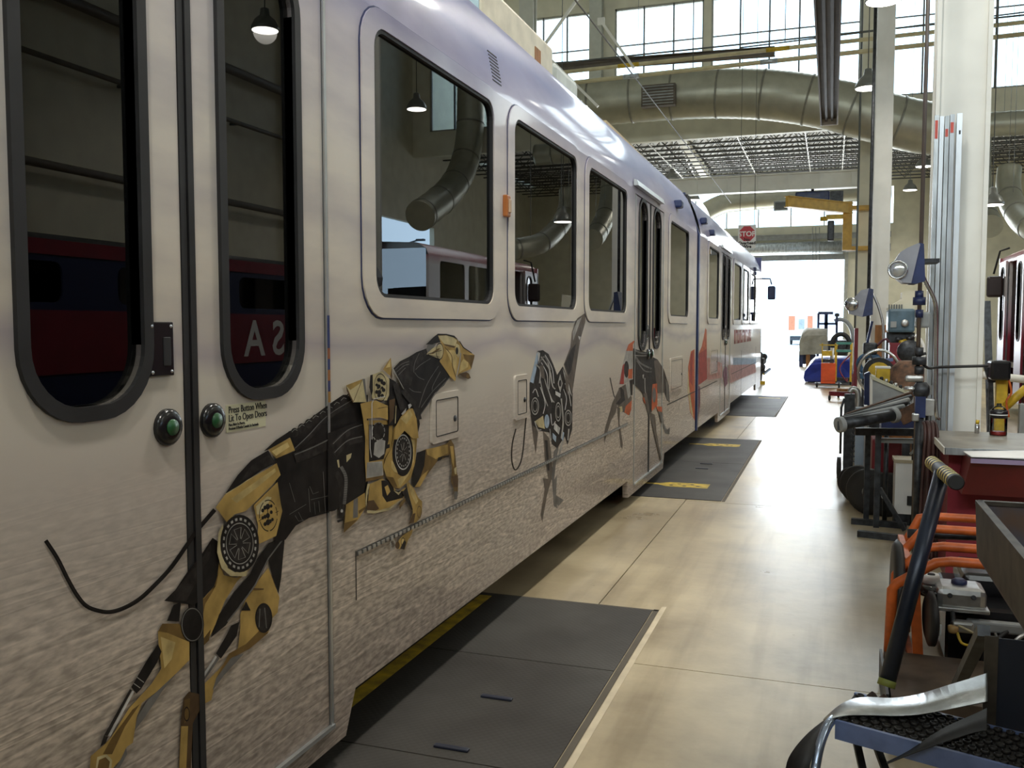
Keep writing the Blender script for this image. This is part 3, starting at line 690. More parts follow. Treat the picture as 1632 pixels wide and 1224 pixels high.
g.poly('dark', (460, 320), (560, 200), (650, 90), (690, 20), (690, 90), (600, 250), (560, 330))
g.poly('gold', (636, 330), (720, 240), (735, 120), (760, 190), (830, 205), (910, 150), (830, 225), (765, 330), (700, 490), (660, 560), (638, 560))
g.poly('dgold', (640, 545), (690, 480), (680, 540), (645, 575)); g.poly('dgold', (640, 330), (720, 240), (735, 160), (700, 280), (660, 345), (645, 420))
g.poly('black', (690, 525), (735, 400), (815, 280), (900, 185), (940, 100), (1000, 20), (1040, 0), (1085, -60), (1110, -70), (1000, 110), (950, 210), (850, 345), (770, 460))
g.line('grey', 7, (1090, -20), (1000, 100), (930, 240), (860, 340), (780, 440))
g.poly('dgold', (405, 495), (430, 450), (520, 450), (575, 545), (500, 530)); g.poly('black', (455, 435), (490, 350), (530, 335), (520, 440))
g.poly('gold', (405, 490), (460, 500), (530, 530), (575, 548), (575, 645), (500, 720), (400, 815), (320, 875), (292, 950), (272, 1088), (240, 1110), (205, 1180), (150, 1240), (40, 1240), (45, 1160), (100, 1115), (155, 1060), (250, 905), (370, 775), (425, 690), (410, 560))
g.poly('dgold', (160, 1060), (270, 910), (310, 880), (230, 1000), (160, 1150), (110, 1150)); g.poly('lgold', (420, 520), (500, 550), (480, 640), (440, 690), (430, 600))
g.poly('cream', (80, 1165), (130, 1150), (160, 1180), (155, 1240), (70, 1240)); g.poly('dgold', (90, 1180), (125, 1165), (148, 1190), (140, 1240), (78, 1240))
g.poly('grey', (505, 715), (430, 810), (330, 960), (280, 1025), (298, 945), (350, 860)); g.poly('grey', (235, 1115), (240, 1150), (190, 1240), (165, 1240), (205, 1180))
g.poly('black', (405, 560), (425, 600), (400, 660), (315, 800), (290, 825), (262, 790), (350, 640)); g.line('lgrey', 4, (290, 735), (330, 765)); g.line('lgrey', 4, (275, 770), (310, 795))
g.poly('silver', (268, 808), (278, 814), (150, 1055), (138, 1050)); g.poly('dark', (255, 800), (265, 808), (135, 1052), (115, 1050)); g.poly('dark', (95, 1110), (115, 1050), (138, 1055), (125, 1090))
g.ell('black', 590, 455, 62, 95); g.ringe('grey', 590, 455, 58, 90, .07)
g.reg(330, 640, 5.565)                                                       # hips and trunk
g.poly('black', (590, 510), (770, 440), (720, 300), (715, 265), (790, 240), (1000, 80), (1110, 0), (1200, -60), (1420, -60), (1420, 900), (1290, 880), (1100, 975), (900, 1030), (780, 1100), (690, 1224), (590, 1260), (640, 900), (600, 700))
for i in range(9): g.ell('dark', 770 + i*62, 275 - i*40, 34, 42, 14); g.line('lgrey', 4, (745 + i*62, 270 - i*40), (770 + i*62, 245 - i*40), (795 + i*62, 255 - i*40))
g.curve('dark', 44, (770, 430), (900, 310), (1010, 190), (1120, 100), (1290, 0)); g.curve('grey', 7, (770, 415), (900, 290), (1010, 170), (1120, 82), (1290, -20))
g.curve('dark', 90, (770, 500), (930, 440), (1090, 360), (1260, 260)); g.curve('grey', 10, (770, 470), (930, 405), (1090, 325), (1260, 225))
g.curve('dark', 70, (1100, 470), (1180, 400), (1290, 360)); g.curve('grey', 8, (1110, 440), (1190, 375), (1290, 330))
for q in (((890, 770), (905, 980)), ((720, 720), (770, 890)), ((1020, 620), (1040, 980)), ((900, 750), (930, 820), (980, 800)), ((720, 1000), (870, 910)), ((910, 870), (1090, 830)), ((940, 890), (950, 1000)), ((980, 880), (990, 980)), ((800, 980), (840, 1060)), ((770, 1010), (800, 1060), (850, 1050))): g.line('grey', 4, *q)
g.poly('cream', (1230, 480), (1270, 460), (1260, 500), (1225, 540)); g.poly('cream', (1140, 520), (1152, 515), (1160, 575), (1146, 580))
g.poly('black', (140, 830), (260, 650), (380, 520), (530, 430), (592, 545), (470, 610), (280, 745)); g.poly('dark', (270, 720), (380, 570), (540, 470), (580, 540), (470, 590))
g.poly('black', (490, 440), (600, 340), (715, 265), (728, 315), (540, 425)); g.poly('gold', (532, 425), (725, 320), (768, 432), (600, 505)); g.poly('lgold', (560, 440), (700, 360), (720, 400), (600, 480))
g.poly('gold', (62, 940), (150, 820), (280, 742), (480, 620), (605, 545), (640, 650), (560, 745), (430, 875), (330, 970), (230, 1000), (160, 1070), (100, 985))
g.poly('lgold', (200, 860), (330, 770), (590, 590), (600, 620), (420, 770), (250, 900)); g.line('cream', 6, (150, 820), (280, 742), (340, 700), (480, 618))
g.poly('gold', (400, 920), (430, 890), (612, 712), (640, 900), (655, 970), (600, 1190), (430, 1270), (440, 1100)); g.poly('cream', (420, 930), (520, 840), (560, 850), (470, 1000), (430, 1000))
g.ringe('black', 530, 1010, 82, 142, .07, dash=7)
for (x, y, r) in ((480, 965, 14), (500, 940, 15), (525, 930, 20), (555, 925, 12), (480, 1030, 12), (500, 1020, 14), (525, 1010, 18), (555, 980, 13), (500, 1085, 14), (525, 1070, 20), (545, 1060, 14), (565, 1045, 12)): g.ell('black', x, y, r, r*1.3, 12)
g.line('black', 5, (440, 1060), (480, 1035)); g.line('black', 5, (590, 985), (620, 970)); g.line('black', 6, (520, 930), (530, 1080))
g.reg(0, 0, 1)
g.poly('cream', (345, 850), (352, 835), (360, 905), (372, 912), (392, 905), (390, 918), (365, 918), (350, 905), (343, 880))
g.ell('black', 379, 866, 31, 46); g.ringe('lgrey', 379, 866, 27, 41, .1, 44, 2); g.ringe('lgrey', 379, 866, 22, 33, .04, 36); g.ell('dark', 379, 866, 19, 29)
for i in range(6):
    a = i*math.pi/3 + .3; g.line('lgrey', .8, (379 + 5*math.cos(a-.4), 866 + 8*math.sin(a-.4)), (379 + 17*math.cos(a-.35), 866 + 26*math.sin(a-.35)), (379 + 17*math.cos(a+.35), 866 + 26*math.sin(a+.35)), (379 + 5*math.cos(a+.4), 866 + 8*math.sin(a+.4)))
g.reg(520, 680, 5.829)                                                       # fore part
g.poly('black', (0, 60), (300, -60), (350, 60), (362, 320), (352, 510), (335, 610), (160, 722), (120, 740), (60, 780), (0, 790))
g.curve('dark', 66, (40, 190), (180, 60), (320, 0)); g.curve('grey', 8, (45, 160), (180, 35), (320, -20)); g.curve('dark', 60, (60, 260), (180, 150), (320, 110)); g.curve('grey', 8, (60, 240), (180, 130), (320, 90))
g.poly('cream', (170, 265), (220, 245), (210, 290), (172, 330)); g.poly('cream', (82, 310), (100, 305), (108, 375), (95, 380))
g.curve('dark', 52, (70, 420), (120, 520), (130, 700), (120, 850)); g.curve('black', 60, (110, 860), (118, 880)); g.curve('grey', 30, (120, 370), (165, 470), (160, 620), (150, 720)); g.ell('silver', 127, 782, 12, 16, 12)
for i in range(14): g.line('black', 3, (138, 400 + i*22), (180, 396 + i*22))
g.poly('gold', (165, 722), (340, 612), (348, 745), (275, 865), (143, 985)); g.poly('grey', (235, 680), (275, 655), (275, 840), (228, 850)); g.poly('dgold', (145, 895), (275, 858), (143, 985)); g.poly('dgold', (280, 780), (345, 740), (345, 760), (285, 810))
g.poly('gold', (345, -60), (600, -60), (595, 180), (520, 300), (512, 440), (350, 500), (340, 300)); g.poly('black', (375, -20), (565, -20), (560, 130), (515, 300), (378, 325))
g.ell('dark', 470, 40, 60, 80); g.ringe('lgrey', 465, 45, 62, 90, .12, 30, 3)
g.poly('lgrey', (430, 150), (480, 115), (530, 130), (520, 250), (470, 290), (420, 260)); g.line('silver', 7, (385, -80), (388, 200), (400, 285)); g.poly('black', (535, 170), (570, 160), (570, 195), (540, 205))
g.poly('lgrey', (358, 332), (500, 320), (512, 450), (352, 478))
for i in range(11): g.line('grey', 3, (366 + i*13, 336), (364 + i*13, 468 - i*2))
g.poly('dgold', (345, 480), (510, 450), (500, 480), (345, 510)); g.poly('cream', (362, 530), (382, 530), (360, 640), (352, 750), (343, 690), (348, 600))
g.poly('gold', (382, 530), (500, 480), (600, 560), (650, 612), (720, 560), (700, 655), (560, 752), (460, 778), (358, 772), (370, 650)); g.poly('black', (490, 500), (590, 490), (610, 590), (720, 600), (690, 660), (540, 700), (500, 640)); g.poly('brown', (360, 690), (420, 680), (470, 760), (440, 778), (358, 772)); g.poly('gold', (520, 560), (550, 540), (575, 600), (545, 640))
g.poly('cream', (355, 775), (460, 780), (560, 755), (700, 660), (560, 775), (420, 805), (360, 800))
g.poly('dgold', (800, 560), (785, 500), (800, 400), (830, 240), (900, 210), (1000, 190), (1110, 150), (1130, 105), (1165, 165), (1120, 272), (1010, 322), (900, 470), (850, 558)); g.poly('black', (782, 560), (790, 420), (820, 240), (905, 215), (890, 360), (860, 450), (810, 560)); g.poly('gold', (910, 210), (1110, 165), (1110, 245), (1000, 300), (920, 260)); g.poly('gold', (800, 560), (870, 450), (930, 400), (900, 470), (850, 556)); g.poly('black', (1010, 320), (1020, 285), (1120, 262), (1118, 285), (1060, 285), (1045, 310))
g.poly('dgold', (1112, 170), (1130, 108), (1168, 170), (1182, 290), (1195, 420), (1208, 490), (1202, 640), (1195, 675), (1170, 675), (1162, 560), (1138, 510), (1148, 380), (1130, 250)); g.poly('gold', (1130, 180), (1160, 180), (1170, 290), (1165, 380), (1150, 330)); g.poly('brown', (1145, 460), (1205, 450), (1203, 560), (1165, 560)); g.poly('grey', (1168, 600), (1205, 600), (1195, 675), (1170, 675)); g.poly('cream', (1168, 390), (1190, 370), (1190, 440), (1175, 440))
g.poly('gold', (590, 180), (600, 20), (640, -40), (690, -80), (720, -110), (790, -80), (822, 120), (805, 330), (765, 470), (740, 510), (660, 572), (600, 562), (530, 455), (508, 370), (530, 290)); g.poly('lgold', (740, 30), (800, 120), (790, 320), (740, 450), (660, 560), (640, 490), (740, 420), (780, 240)); g.poly('cream', (600, 590), (650, 610), (680, 590), (650, 635)); g.poly('dgold', (530, 460), (600, 470), (640, 560), (600, 562))
g.ell('black', 688, 245, 98, 215); g.ringe('silver', 692, 235, 74, 165, .07, 48); g.ringe('lgrey', 692, 235, 62, 138, .12, 40, 2); g.ell('dark', 692, 235, 48, 108)
for i in range(8):
    a = i*math.pi/4; g.line('lgrey', 3, (692 + 10*math.cos(a), 235 + 22*math.sin(a)), (692 + 40*math.cos(a+.2), 235 + 90*math.sin(a+.2)))
g.poly('lgold', (580, 310), (600, 330), (640, 430), (610, 420), (580, 380))
g.poly('gold', (722, 530), (740, 512), (790, 572), (832, 660), (868, 692), (866, 800), (850, 848), (812, 888), (742, 900), (782, 800), (775, 740), (745, 640)); g.poly('lgold', (745, 530), (785, 580), (830, 690), (810, 720), (760, 620)); g.poly('dark', (680, 610), (725, 560), (745, 640), (780, 770), (765, 770), (715, 670)); g.ell('gold', 840, 790, 22, 56); g.ringe('brown', 840, 790, 22, 56, .14); g.poly('dgold', (715, 680), (655, 770), (655, 720), (700, 660)); g.poly('brown', (742, 900), (780, 810), (805, 800), (790, 890))
g.poly('gold', (690, 1005), (780, 950), (772, 990), (735, 1055), (705, 1138), (632, 1132), (650, 1050)); g.ell('lgold', 688, 1068, 18, 38); g.ringe('black', 688, 1068, 19, 40, .2); g.ell('brown', 637, 1100, 20, 34); g.poly('dark', (700, 1050), (718, 1070), (700, 1140), (660, 1130)); g.ringe('lgrey', 590, 1090, 24, 55, .3, 20, 4)
g.reg(530, 520, 6.8)                                                         # neck, head, shoulder
g.poly('black', (560, 820), (580, 560), (640, 590), (700, 645), (760, 720), (850, 830), (905, 970), (918, 1060), (890, 1190), (800, 1180), (640, 1070), (570, 1080))
g.poly('black', (630, 455), (700, 380), (800, 330), (880, 280), (990, 240), (1000, 300), (1130, 350), (1140, 380), (1245, 545), (1180, 640), (1080, 725), (910, 978), (850, 830), (760, 715))
g.poly('dark', (640, 460), (720, 380), (830, 330), (980, 250), (990, 310), (860, 470), (820, 640), (740, 640))
for q in (((650, 470), (720, 410), (800, 380)), ((660, 500), (740, 430), (800, 410)), ((680, 530), (760, 450)), ((860, 500), (900, 550), (965, 580)), ((800, 670), (850, 705), (930, 715)), ((900, 900), (950, 740), (1010, 600), (1120, 430)), ((930, 880), (1060, 700), (1200, 560)), ((910, 290), (860, 400), (850, 500)), ((1030, 350), (920, 420), (870, 470)), ((1050, 700), (1060, 640), (1140, 490))): g.curve('grey', 6, *q)
g.line('lgrey', 9, (612, 440), (760, 715)); g.line('grey', 8, (1235, 560), (1080, 735), (905, 985))
g.poly('grey', (985, 250), (1000, 200), (1090, 190), (1060, 240), (1000, 290))
g.poly('gold', (1105, 95), (1200, 90), (1290, 115), (1325, 145), (1370, 200), (1420, 250), (1512, 312), (1505, 350), (1475, 462), (1340, 517), (1312, 560), (1300, 597), (1235, 530), (1130, 380), (1165, 320), (1170, 230), (1130, 160))
g.poly('cream', (1110, 105), (1200, 98), (1280, 120), (1320, 155), (1300, 215), (1180, 190)); g.poly('brown', (1165, 190), (1300, 215), (1290, 235), (1200, 210)); g.poly('cream', (1310, 185), (1345, 205), (1362, 290), (1335, 345), (1300, 290)); g.ell('black', 1319, 266, 15, 40, 18)
g.poly('lgold', (1200, 260), (1290, 260), (1320, 350), (1310, 520), (1260, 400)); g.poly('lgold', (1390, 355), (1440, 390), (1440, 440), (1345, 500), (1360, 400)); g.poly('dgold', (1385, 300), (1440, 310), (1512, 312), (1505, 350), (1475, 462), (1450, 400), (1400, 350)); g.curve('brown', 7, (1190, 230), (1260, 320), (1270, 430), (1310, 560)); g.curve('lgrey', 12, (1360, 290), (1345, 400), (1310, 560))
g.poly('black', (980, 198), (1060, 120), (1110, 80), (1200, 82), (1290, 102), (1332, 145), (1285, 122), (1200, 96), (1112, 100), (1140, 170), (1050, 195)); g.line('black', 9, (1345, 160), (1390, 230), (1480, 290))
g.poly('cream', (985, 302), (1050, 240), (1145, 188), (1168, 240), (1162, 320), (1135, 358), (1060, 325)); g.ringe('black', 1130, 270, 42, 92, .12, 24); g.poly('dgold', (1020, 300), (1110, 240), (1140, 240), (1060, 300)); g.line('black', 6, (1000, 300), (1150, 260)); g.line('black', 5, (1000, 305), (1130, 335))
g.poly('brown', (1338, 515), (1420, 495), (1450, 515), (1468, 560), (1440, 572), (1390, 550)); g.ell('dgold', 1438, 540, 20, 22, 12)
g.poly('cream', (372, 532), (500, 485), (580, 575), (577, 745), (550, 805), (395, 785), (378, 660)); g.poly('black', (372, 530), (398, 522), (400, 700), (385, 760), (362, 660)); g.poly('gold', (510, 465), (595, 338), (606, 440), (600, 545), (560, 512)); g.poly('lgold', (540, 450), (590, 360), (590, 440)); g.poly('brown', (590, 540), (606, 440), (612, 540), (600, 580))
g.ringe('black', 482, 665, 72, 155, .06, 40)
for (x, y, r) in ((465, 580, 20), (495, 590, 18), (520, 618, 20), (497, 610, 14), (440, 635, 15), (463, 650, 20), (455, 668, 12), (500, 665, 14), (515, 690, 20), (440, 710, 18), (468, 715, 24), (465, 748, 18), (500, 750, 18)): g.ell('black', x, y, r, r*1.1, 12)
g.line('black', 12, (470, 580), (510, 620)); g.line('black', 10, (510, 690), (480, 670), (470, 740))
g.poly('cream', (105, 640), (285, 570), (335, 820), (182, 822)); g.poly('gold', (105, 640), (285, 570), (255, 620), (150, 690)); g.line('brown', 6, (280, 580), (185, 815)); g.poly('brown', (105, 640), (112, 700), (175, 820), (185, 815)); g.poly('grey', (282, 570), (310, 568), (335, 818), (325, 820))
g.poly('gold', (260, 838), (420, 800), (560, 860), (562, 1015), (480, 985), (330, 1000), (345, 1224), (315, 1224), (290, 1000)); g.line('brown', 6, (450, 890), (560, 870), (640, 860)); g.poly('brown', (575, 800), (640, 780), (620, 1000), (575, 1060)); g.line('cream', 8, (650, 860), (640, 1050))
g.poly('silver', (780, 850), (815, 830), (820, 860), (790, 895)); g.poly('lgrey', (705, 950), (760, 885), (755, 930), (720, 960)); g.poly('lgrey', (840, 890), (862, 900), (870, 970), (850, 950)); g.curve('dark', 60, (640, 620), (690, 800), (720, 900)); g.curve('dark', 60, (720, 690), (800, 790), (860, 860), (900, 1010))
g.poly('gold', (640, 1090), (700, 980), (790, 890), (830, 890), (872, 1000), (895, 1210), (830, 1215), (740, 1130), (660, 1224), (620, 1224)); g.poly('lgold', (700, 1000), (800, 900), (830, 960), (760, 1060))
g.line('silver', 9, (385, 1224), (385, 830), (410, 785), (530, 760)); 
g.build('greyhound_print', 'gold and black robot greyhound running, largest of the prints')

g = Print(800, 490, 3.307)                                                   # second hound, chrome
g.curve('dark', 7, (140, 490), (125, 600), (105, 790), (72, 856), (52, 810), (54, 720), (73, 640))
g.poly('ash', (215, 650), (250, 690), (262, 800), (270, 905), (245, 915), (225, 800)); g.poly('dark', (225, 700), (240, 700), (250, 860), (240, 860)); g.poly('grey', (300, 720), (285, 820), (275, 900), (292, 1060), (272, 1045), (262, 890), (272, 760)); g.poly('ash', (215, 900), (260, 905), (250, 945), (235, 1000), (212, 1135), (203, 1090), (225, 960)); g.poly('grey', (265, 930), (290, 880), (285, 990), (325, 1015), (300, 1045), (275, 1030)); g.poly('lgrey', (315, 700), (330, 680), (300, 800), (285, 820))
g.poly('ash', (148, 560), (190, 660), (178, 772), (166, 700))
g.poly('dark', (145, 400), (185, 230), (215, 225), (245, 245), (270, 300), (290, 355), (320, 310), (345, 370), (372, 450), (370, 640), (345, 725), (330, 680), (290, 742), (262, 720), (250, 660), (200, 650), (160, 620), (145, 520))
g.poly('ash', (325, 300), (360, 210), (368, 130), (390, 62), (440, 28), (438, 80), (412, 172), (385, 350), (370, 452), (345, 370)); g.poly('dark', (330, 300), (365, 220), (390, 190), (365, 330), (350, 360)); g.poly('silver', (400, 150), (415, 155), (408, 172)); g.poly('lgrey', (372, 130), (395, 70), (420, 50), (395, 120), (375, 175))
g.poly('sblue', (147, 392), (183, 238), (197, 245), (165, 400)); g.poly('silver', (185, 232), (200, 240), (193, 300)); g.curve('lgrey', 6, (205, 260), (250, 330), (265, 410), (280, 430)); g.curve('lgrey', 5, (215, 330), (230, 400), (260, 480), (275, 500)); g.curve('grey', 8, (195, 290), (225, 260), (255, 330)); g.curve('lgrey', 4, (200, 380), (215, 450), (240, 520))
for (x, y, rx, ry) in ((173, 520, 24, 55), (295, 550, 18, 60), (348, 582, 22, 50)): g.ell('black', x, y, rx, ry); g.ringe('lgrey', x, y, rx*.85, ry*.85, .14); g.ringe('lgrey', x, y, rx*.55, ry*.55, .14)
g.ell('sblue', 235, 600, 13, 36); g.poly('cream', (172, 600), (215, 570), (225, 640), (190, 630)); g.poly('silver', (275, 605), (305, 635), (298, 670), (272, 640)); g.poly('sblue', (265, 660), (285, 680), (282, 710), (265, 690)); g.poly('lgrey', (318, 320), (345, 380), (368, 470), (355, 450), (330, 380)); g.poly('lgrey', (292, 400), (305, 350), (318, 400), (305, 450)); g.ell('dark', 305, 400, 7, 18, 12); g.poly('sblue', (312, 650), (326, 660), (320, 705), (310, 690)); g.poly('silver', (280, 440), (308, 455), (305, 475), (280, 460))
for q in (((160, 450), (175, 430), (190, 470)), ((205, 290), (235, 350), (240, 420), (262, 500)), ((225, 250), (262, 320), (272, 400)), ((200, 420), (225, 500), (215, 560)), ((330, 400), (350, 450), (362, 520)), ((322, 430), (338, 480), (330, 540)), ((255, 560), (262, 620), (280, 600)), ((250, 640), (258, 700)), ((170, 600), (185, 640), (205, 645))): g.curve('silver', 3.5, *q)
for q in (((175, 300), (200, 330), (195, 400)), ((240, 290), (250, 350), (245, 430)), ((310, 480), (320, 600), (310, 690)), ((350, 640), (345, 700))): g.curve('lgrey', 7, *q)
g.poly('ash', (195, 310), (215, 300), (225, 380), (205, 370)); g.poly('ash', (330, 340), (350, 390), (345, 470), (332, 420))
g.build('greyhound_print', 'slim chrome robot greyhound seen head-on with raised neck')

g = Print(950, 520, 5.1)                                                     # third hound
g.curve('dark', 8, (113, 418), (130, 500), (150, 575), (170, 570), (190, 500))
g.poly('ash', (190, 500), (240, 470), (290, 580), (275, 722), (200, 690), (170, 640), (160, 700), (120, 770), (95, 850), (66, 955), (62, 880), (80, 800), (110, 700), (130, 625)); g.poly('dark', (195, 490), (225, 520), (235, 600), (190, 640), (160, 630), (200, 580)); g.poly('orange', (240, 650), (290, 600), (285, 680), (265, 725), (230, 700)); g.poly('lgrey', (240, 470), (280, 440), (285, 560), (260, 590)); g.poly('cream', (170, 660), (210, 650), (215, 690), (185, 700))
g.poly('ash', (168, 650), (195, 665), (190, 780), (218, 960), (212, 1000), (196, 970), (180, 800))
g.poly('orange', (243, 200), (262, 150), (300, 120), (318, 115), (298, 150), (298, 205)); g.poly('lgrey', (218, 300), (243, 200), (298, 200), (296, 430), (215, 480), (183, 470)); g.poly('red', (190, 470), (215, 320), (230, 300), (225, 470)); g.ell('dark', 246, 350, 20, 68); g.poly('orange', (262, 350), (297, 345), (293, 425), (260, 425)); g.poly('dark', (270, 440), (300, 430), (295, 560), (280, 560))
g.poly('dark', (300, 180), (420, 215), (460, 250), (500, 270), (550, 350), (590, 480), (597, 622), (575, 600), (555, 540), (500, 540), (470, 510), (450, 700), (430, 690), (390, 560), (350, 510), (300, 470)); g.curve('grey', 14, (310, 230), (360, 300), (450, 345)); g.curve('grey', 12, (305, 190), (360, 215), (430, 225)); g.curve('lgrey', 5, (310, 235), (370, 240), (430, 238)); g.curve('grey', 9, (330, 280), (390, 360), (450, 370)); g.poly('lgrey', (376, 395), (388, 390), (385, 430), (378, 420)); g.curve('lgrey', 6, (395, 420), (400, 540), (430, 680)); g.poly('ash', (380, 550), (410, 540), (440, 700), (430, 740)); g.poly('orange', (378, 580), (390, 575), (402, 630), (390, 625))
g.poly('ash', (470, 280), (500, 270), (550, 355), (555, 540), (500, 540), (480, 400)); g.poly('orange', (458, 470), (495, 465), (498, 640), (450, 690), (452, 560)); g.ell('grey', 470, 560, 16, 60); g.poly('orange', (488, 650), (540, 655), (540, 700), (500, 690)); g.poly('grey', (560, 420), (585, 470), (592, 620), (570, 580))
g.poly('ash', (438, 700), (478, 720), (490, 860), (510, 980), (535, 1080), (522, 1092), (490, 960), (458, 820)); g.poly('grey', (505, 690), (540, 700), (548, 790), (575, 840), (600, 820), (595, 880), (560, 870), (520, 760))
g.build('greyhound_print', 'grey and orange robot greyhound printed across the second door')

g = Print(950, 520, 5.1)                                                     # orange one at the bellows, and on the next section
g.poly('orange', (770, 205), (800, 185), (803, 770), (765, 700), (742, 520), (748, 330)); g.poly('red', (768, 230), (790, 200), (780, 480), (760, 450)); g.poly('cream', (748, 330), (755, 480), (790, 740), (770, 700), (742, 520))
g.build('greyhound_print', 'orange curve of a print ending at the bellows')
g = Print(1080, 320, 3.4)
g.poly('orange', (112, 830), (130, 790), (150, 690), (157, 700), (158, 800), (160, 965), (112, 1000)); g.poly('red', (112, 830), (158, 800), (160, 965), (112, 1000)); g.poly('purple', (245, 930), (258, 895), (268, 905), (270, 990), (255, 1015)); g.poly('rose', (162, 850), (240, 880), (240, 960), (162, 970)); g.poly('rose', (275, 890), (420, 885), (425, 930), (280, 990)); g.poly('sblue', (300, 850), (425, 855), (425, 885), (300, 890))
g.poly('purple', (112, 1000), (122, 1010), (122, 1100), (112, 1190))
g.build('greyhound_print', 'red and orange haze of a print along the far section')
# slab letters on the far section, only their rhythm can be read
mb = MB(); rnd = random.Random(5); y = 17.85
for i in range(11):
    wl = .30 if i % 3 else .22
    mb.box(XT, XT + .002, y, y + .09, 1.36, 1.63); mb.box(XT, XT + .002, y + wl - .07, y + wl, 1.36, 1.63)
    mb.box(XT, XT + .002, y, y + wl, 1.57 if i % 2 else 1.36, 1.63 if i % 2 else 1.42); y += wl + .09
o = mb.build('lettering', PR['red'], tram); o['label'] = 'row of red slab letters on the far section'
# ------------------------------------------------------------------ floor covers
def plate_mat():
    m, nt, N, L, P = nodes_of('checker_plate')
    tc = N.new('ShaderNodeTexCoord')
    n1 = N.new('ShaderNodeTexNoise'); n1.inputs['Scale'].default_value = 1.3; n1.inputs['Detail'].default_value = 6; L.new(tc.outputs['Object'], n1.inputs['Vector'])
    r = N.new('ShaderNodeValToRGB'); e = r.color_ramp.elements; e[0].position = .32; e[0].color = (0.028, 0.024, 0.021, 1); e[1].position = .7; e[1].color = (0.078, 0.074, 0.068, 1)
    L.new(n1.outputs['Fac'], r.inputs['Fac']); L.new(r.outputs[0], P.inputs['Base Color'])
    P.inputs['Roughness'].default_value = .62; P.inputs['Metallic'].default_value = .1; P.inputs['Specular IOR Level'].default_value = .3
    mp = N.new('ShaderNodeMapping'); mp.inputs['Rotation'].default_value = (0, 0, .785); mp.inputs['Scale'].default_value = (40, 40, 1); L.new(tc.outputs['Object'], mp.inputs[0])
    ck = N.new('ShaderNodeTexVoronoi'); ck.inputs['Scale'].default_value = 1.0; ck.inputs['Randomness'].default_value = 0.0; L.new(mp.outputs[0], ck.inputs['Vector'])
    b = N.new('ShaderNodeBump'); b.inputs['Strength'].default_value = .3; b.inputs['Distance'].default_value = .004; b.invert = True
    L.new(ck.outputs['Distance'], b.inputs['Height']); L.new(b.outputs[0], P.inputs['Normal'])
    return m
M_plate = plate_mat()
M_ylw = mat('floor_yellow', (0.58, 0.42, 0.04), .6, var=.4, scale=12, dirt=(0.25, 0.18, 0.04))
M_handle = mat('handle_blueblack', (0.012, 0.016, 0.035), .45)
for k, (y0, y1, lab) in enumerate(((0.3, 5.32, 'dark checker-plate pit cover beside the nearest door of the tram'),
                                   (8.93, 13.96, 'dark checker-plate pit cover with two yellow arrows'),
                                   (17.66, 22.97, 'farthest dark checker-plate pit cover beside the tram'))):
    t = thing('pit_cover', lab, 'pit cover', (-1.6, (y0+y1)/2, 0), 'pit covers in the floor')
    ym = [y0] + ([3.19, 4.3] if k == 0 else [y0 + 2.5]) + [y1]
    for a, b in zip(ym[:-1], ym[1:]):
        MB().box(-2.6, -1.12 if k == 0 and b < 3.3 else -.975, a + .004, b - .004, .001, .006).build('cover_plate', M_plate, t)
    if k == 0: MB().box(-1.114, -.975, y0, 3.186, .001, .006).build('cover_plate', M_plate, t)
    MB().box(-.97, -.94, y0, y1 + .03, .0005, .003).build('edge_angle', M_joint, t)
    MB().box(-2.6, -.94, y1 + .002, y1 + .02, .0005, .003).build('edge_angle', M_joint, t)
    if k == 0:
        MB().box(-2.06, -1.98, y0, y1 - .05, .0065, .0075).build('yellow_line', M_ylw, t)
        for (x, y) in ((-1.405, 3.80), (-1.405, 3.275), (-1.405, 1.6)):
            MB().cbox((x, y, .010), (.15, .028, .012), bev=.004).build('lift_handle', M_handle, t)
        MB().box(-.935, -.905, y0, y1 + .1, .0003, .002).build('grout_strip', mat('grout', (0.6, 0.52, 0.38), .8), t)
    if k == 1:
        for y in (9.7, 13.18):
            ar = MB().prism([(-1.19, y - .13), (-1.19, y + .13), (-1.62, y + .13), (-1.72, y + .04), (-1.9, y + .03), (-1.9, y - .03), (-1.72, y - .04), (-1.62, y - .13)], 2, .0065, .0075).build('yellow_arrow', M_ylw, t)
            for i in range(5): MB().lathe((-1.3 - .07*i, y + (.05 if i % 2 else -.05), .0076), [(.022, 0), (.02, .0006)], (0, 0, 1), 10).build('arrow_spot', M_ink, ar)
        for y in (10.9, 11.3): MB().cbox((-1.42, y, .009), (.15, .028, .01), bev=.003).build('lift_handle', M_handle, t)
    if k == 2: MB().box(-1.6, -1.1, 22.2, 22.35, .0065, .0075).build('yellow_line', M_ylw, t)
# ------------------------------------------------------------------ overhead: pipes, ducts, cranes, lamps
M_pipe = mat('pipe_cream', (0.58, 0.52, 0.33), .5, var=.15, scale=3)
M_beamdark = mat('brown_and_beam_shade', (0.13, 0.11, 0.09), .6)  # dark brown; on the roof beam the colour carries its shade
def run(name, label, cat, pts, r, m, n=10, group=None, bands=None):
    c = sum((Vector(p) for p in pts), Vector())/len(pts); t = thing(name, label, cat, pts[0], group)
    MB().tube(pts, r, n).build('pipe', m, t)
    for (a, b, bm_) in (bands or []):
        p0, p1 = Vector(pts[0]), Vector(pts[-1]); MB().cyl(p0.lerp(p1, a), p0.lerp(p1, b), r*1.12, n).build('pipe_band', bm_, t)
    for f in (.15, .4, .65, .9):
        p = Vector(pts[0]).lerp(Vector(pts[-1]), f); MB().cyl(p, p + Vector((0, 0, 13.6 - p.z)), .012, 6).build('hanger_rod', M_mullion, t)
    return t
YP = 26.0
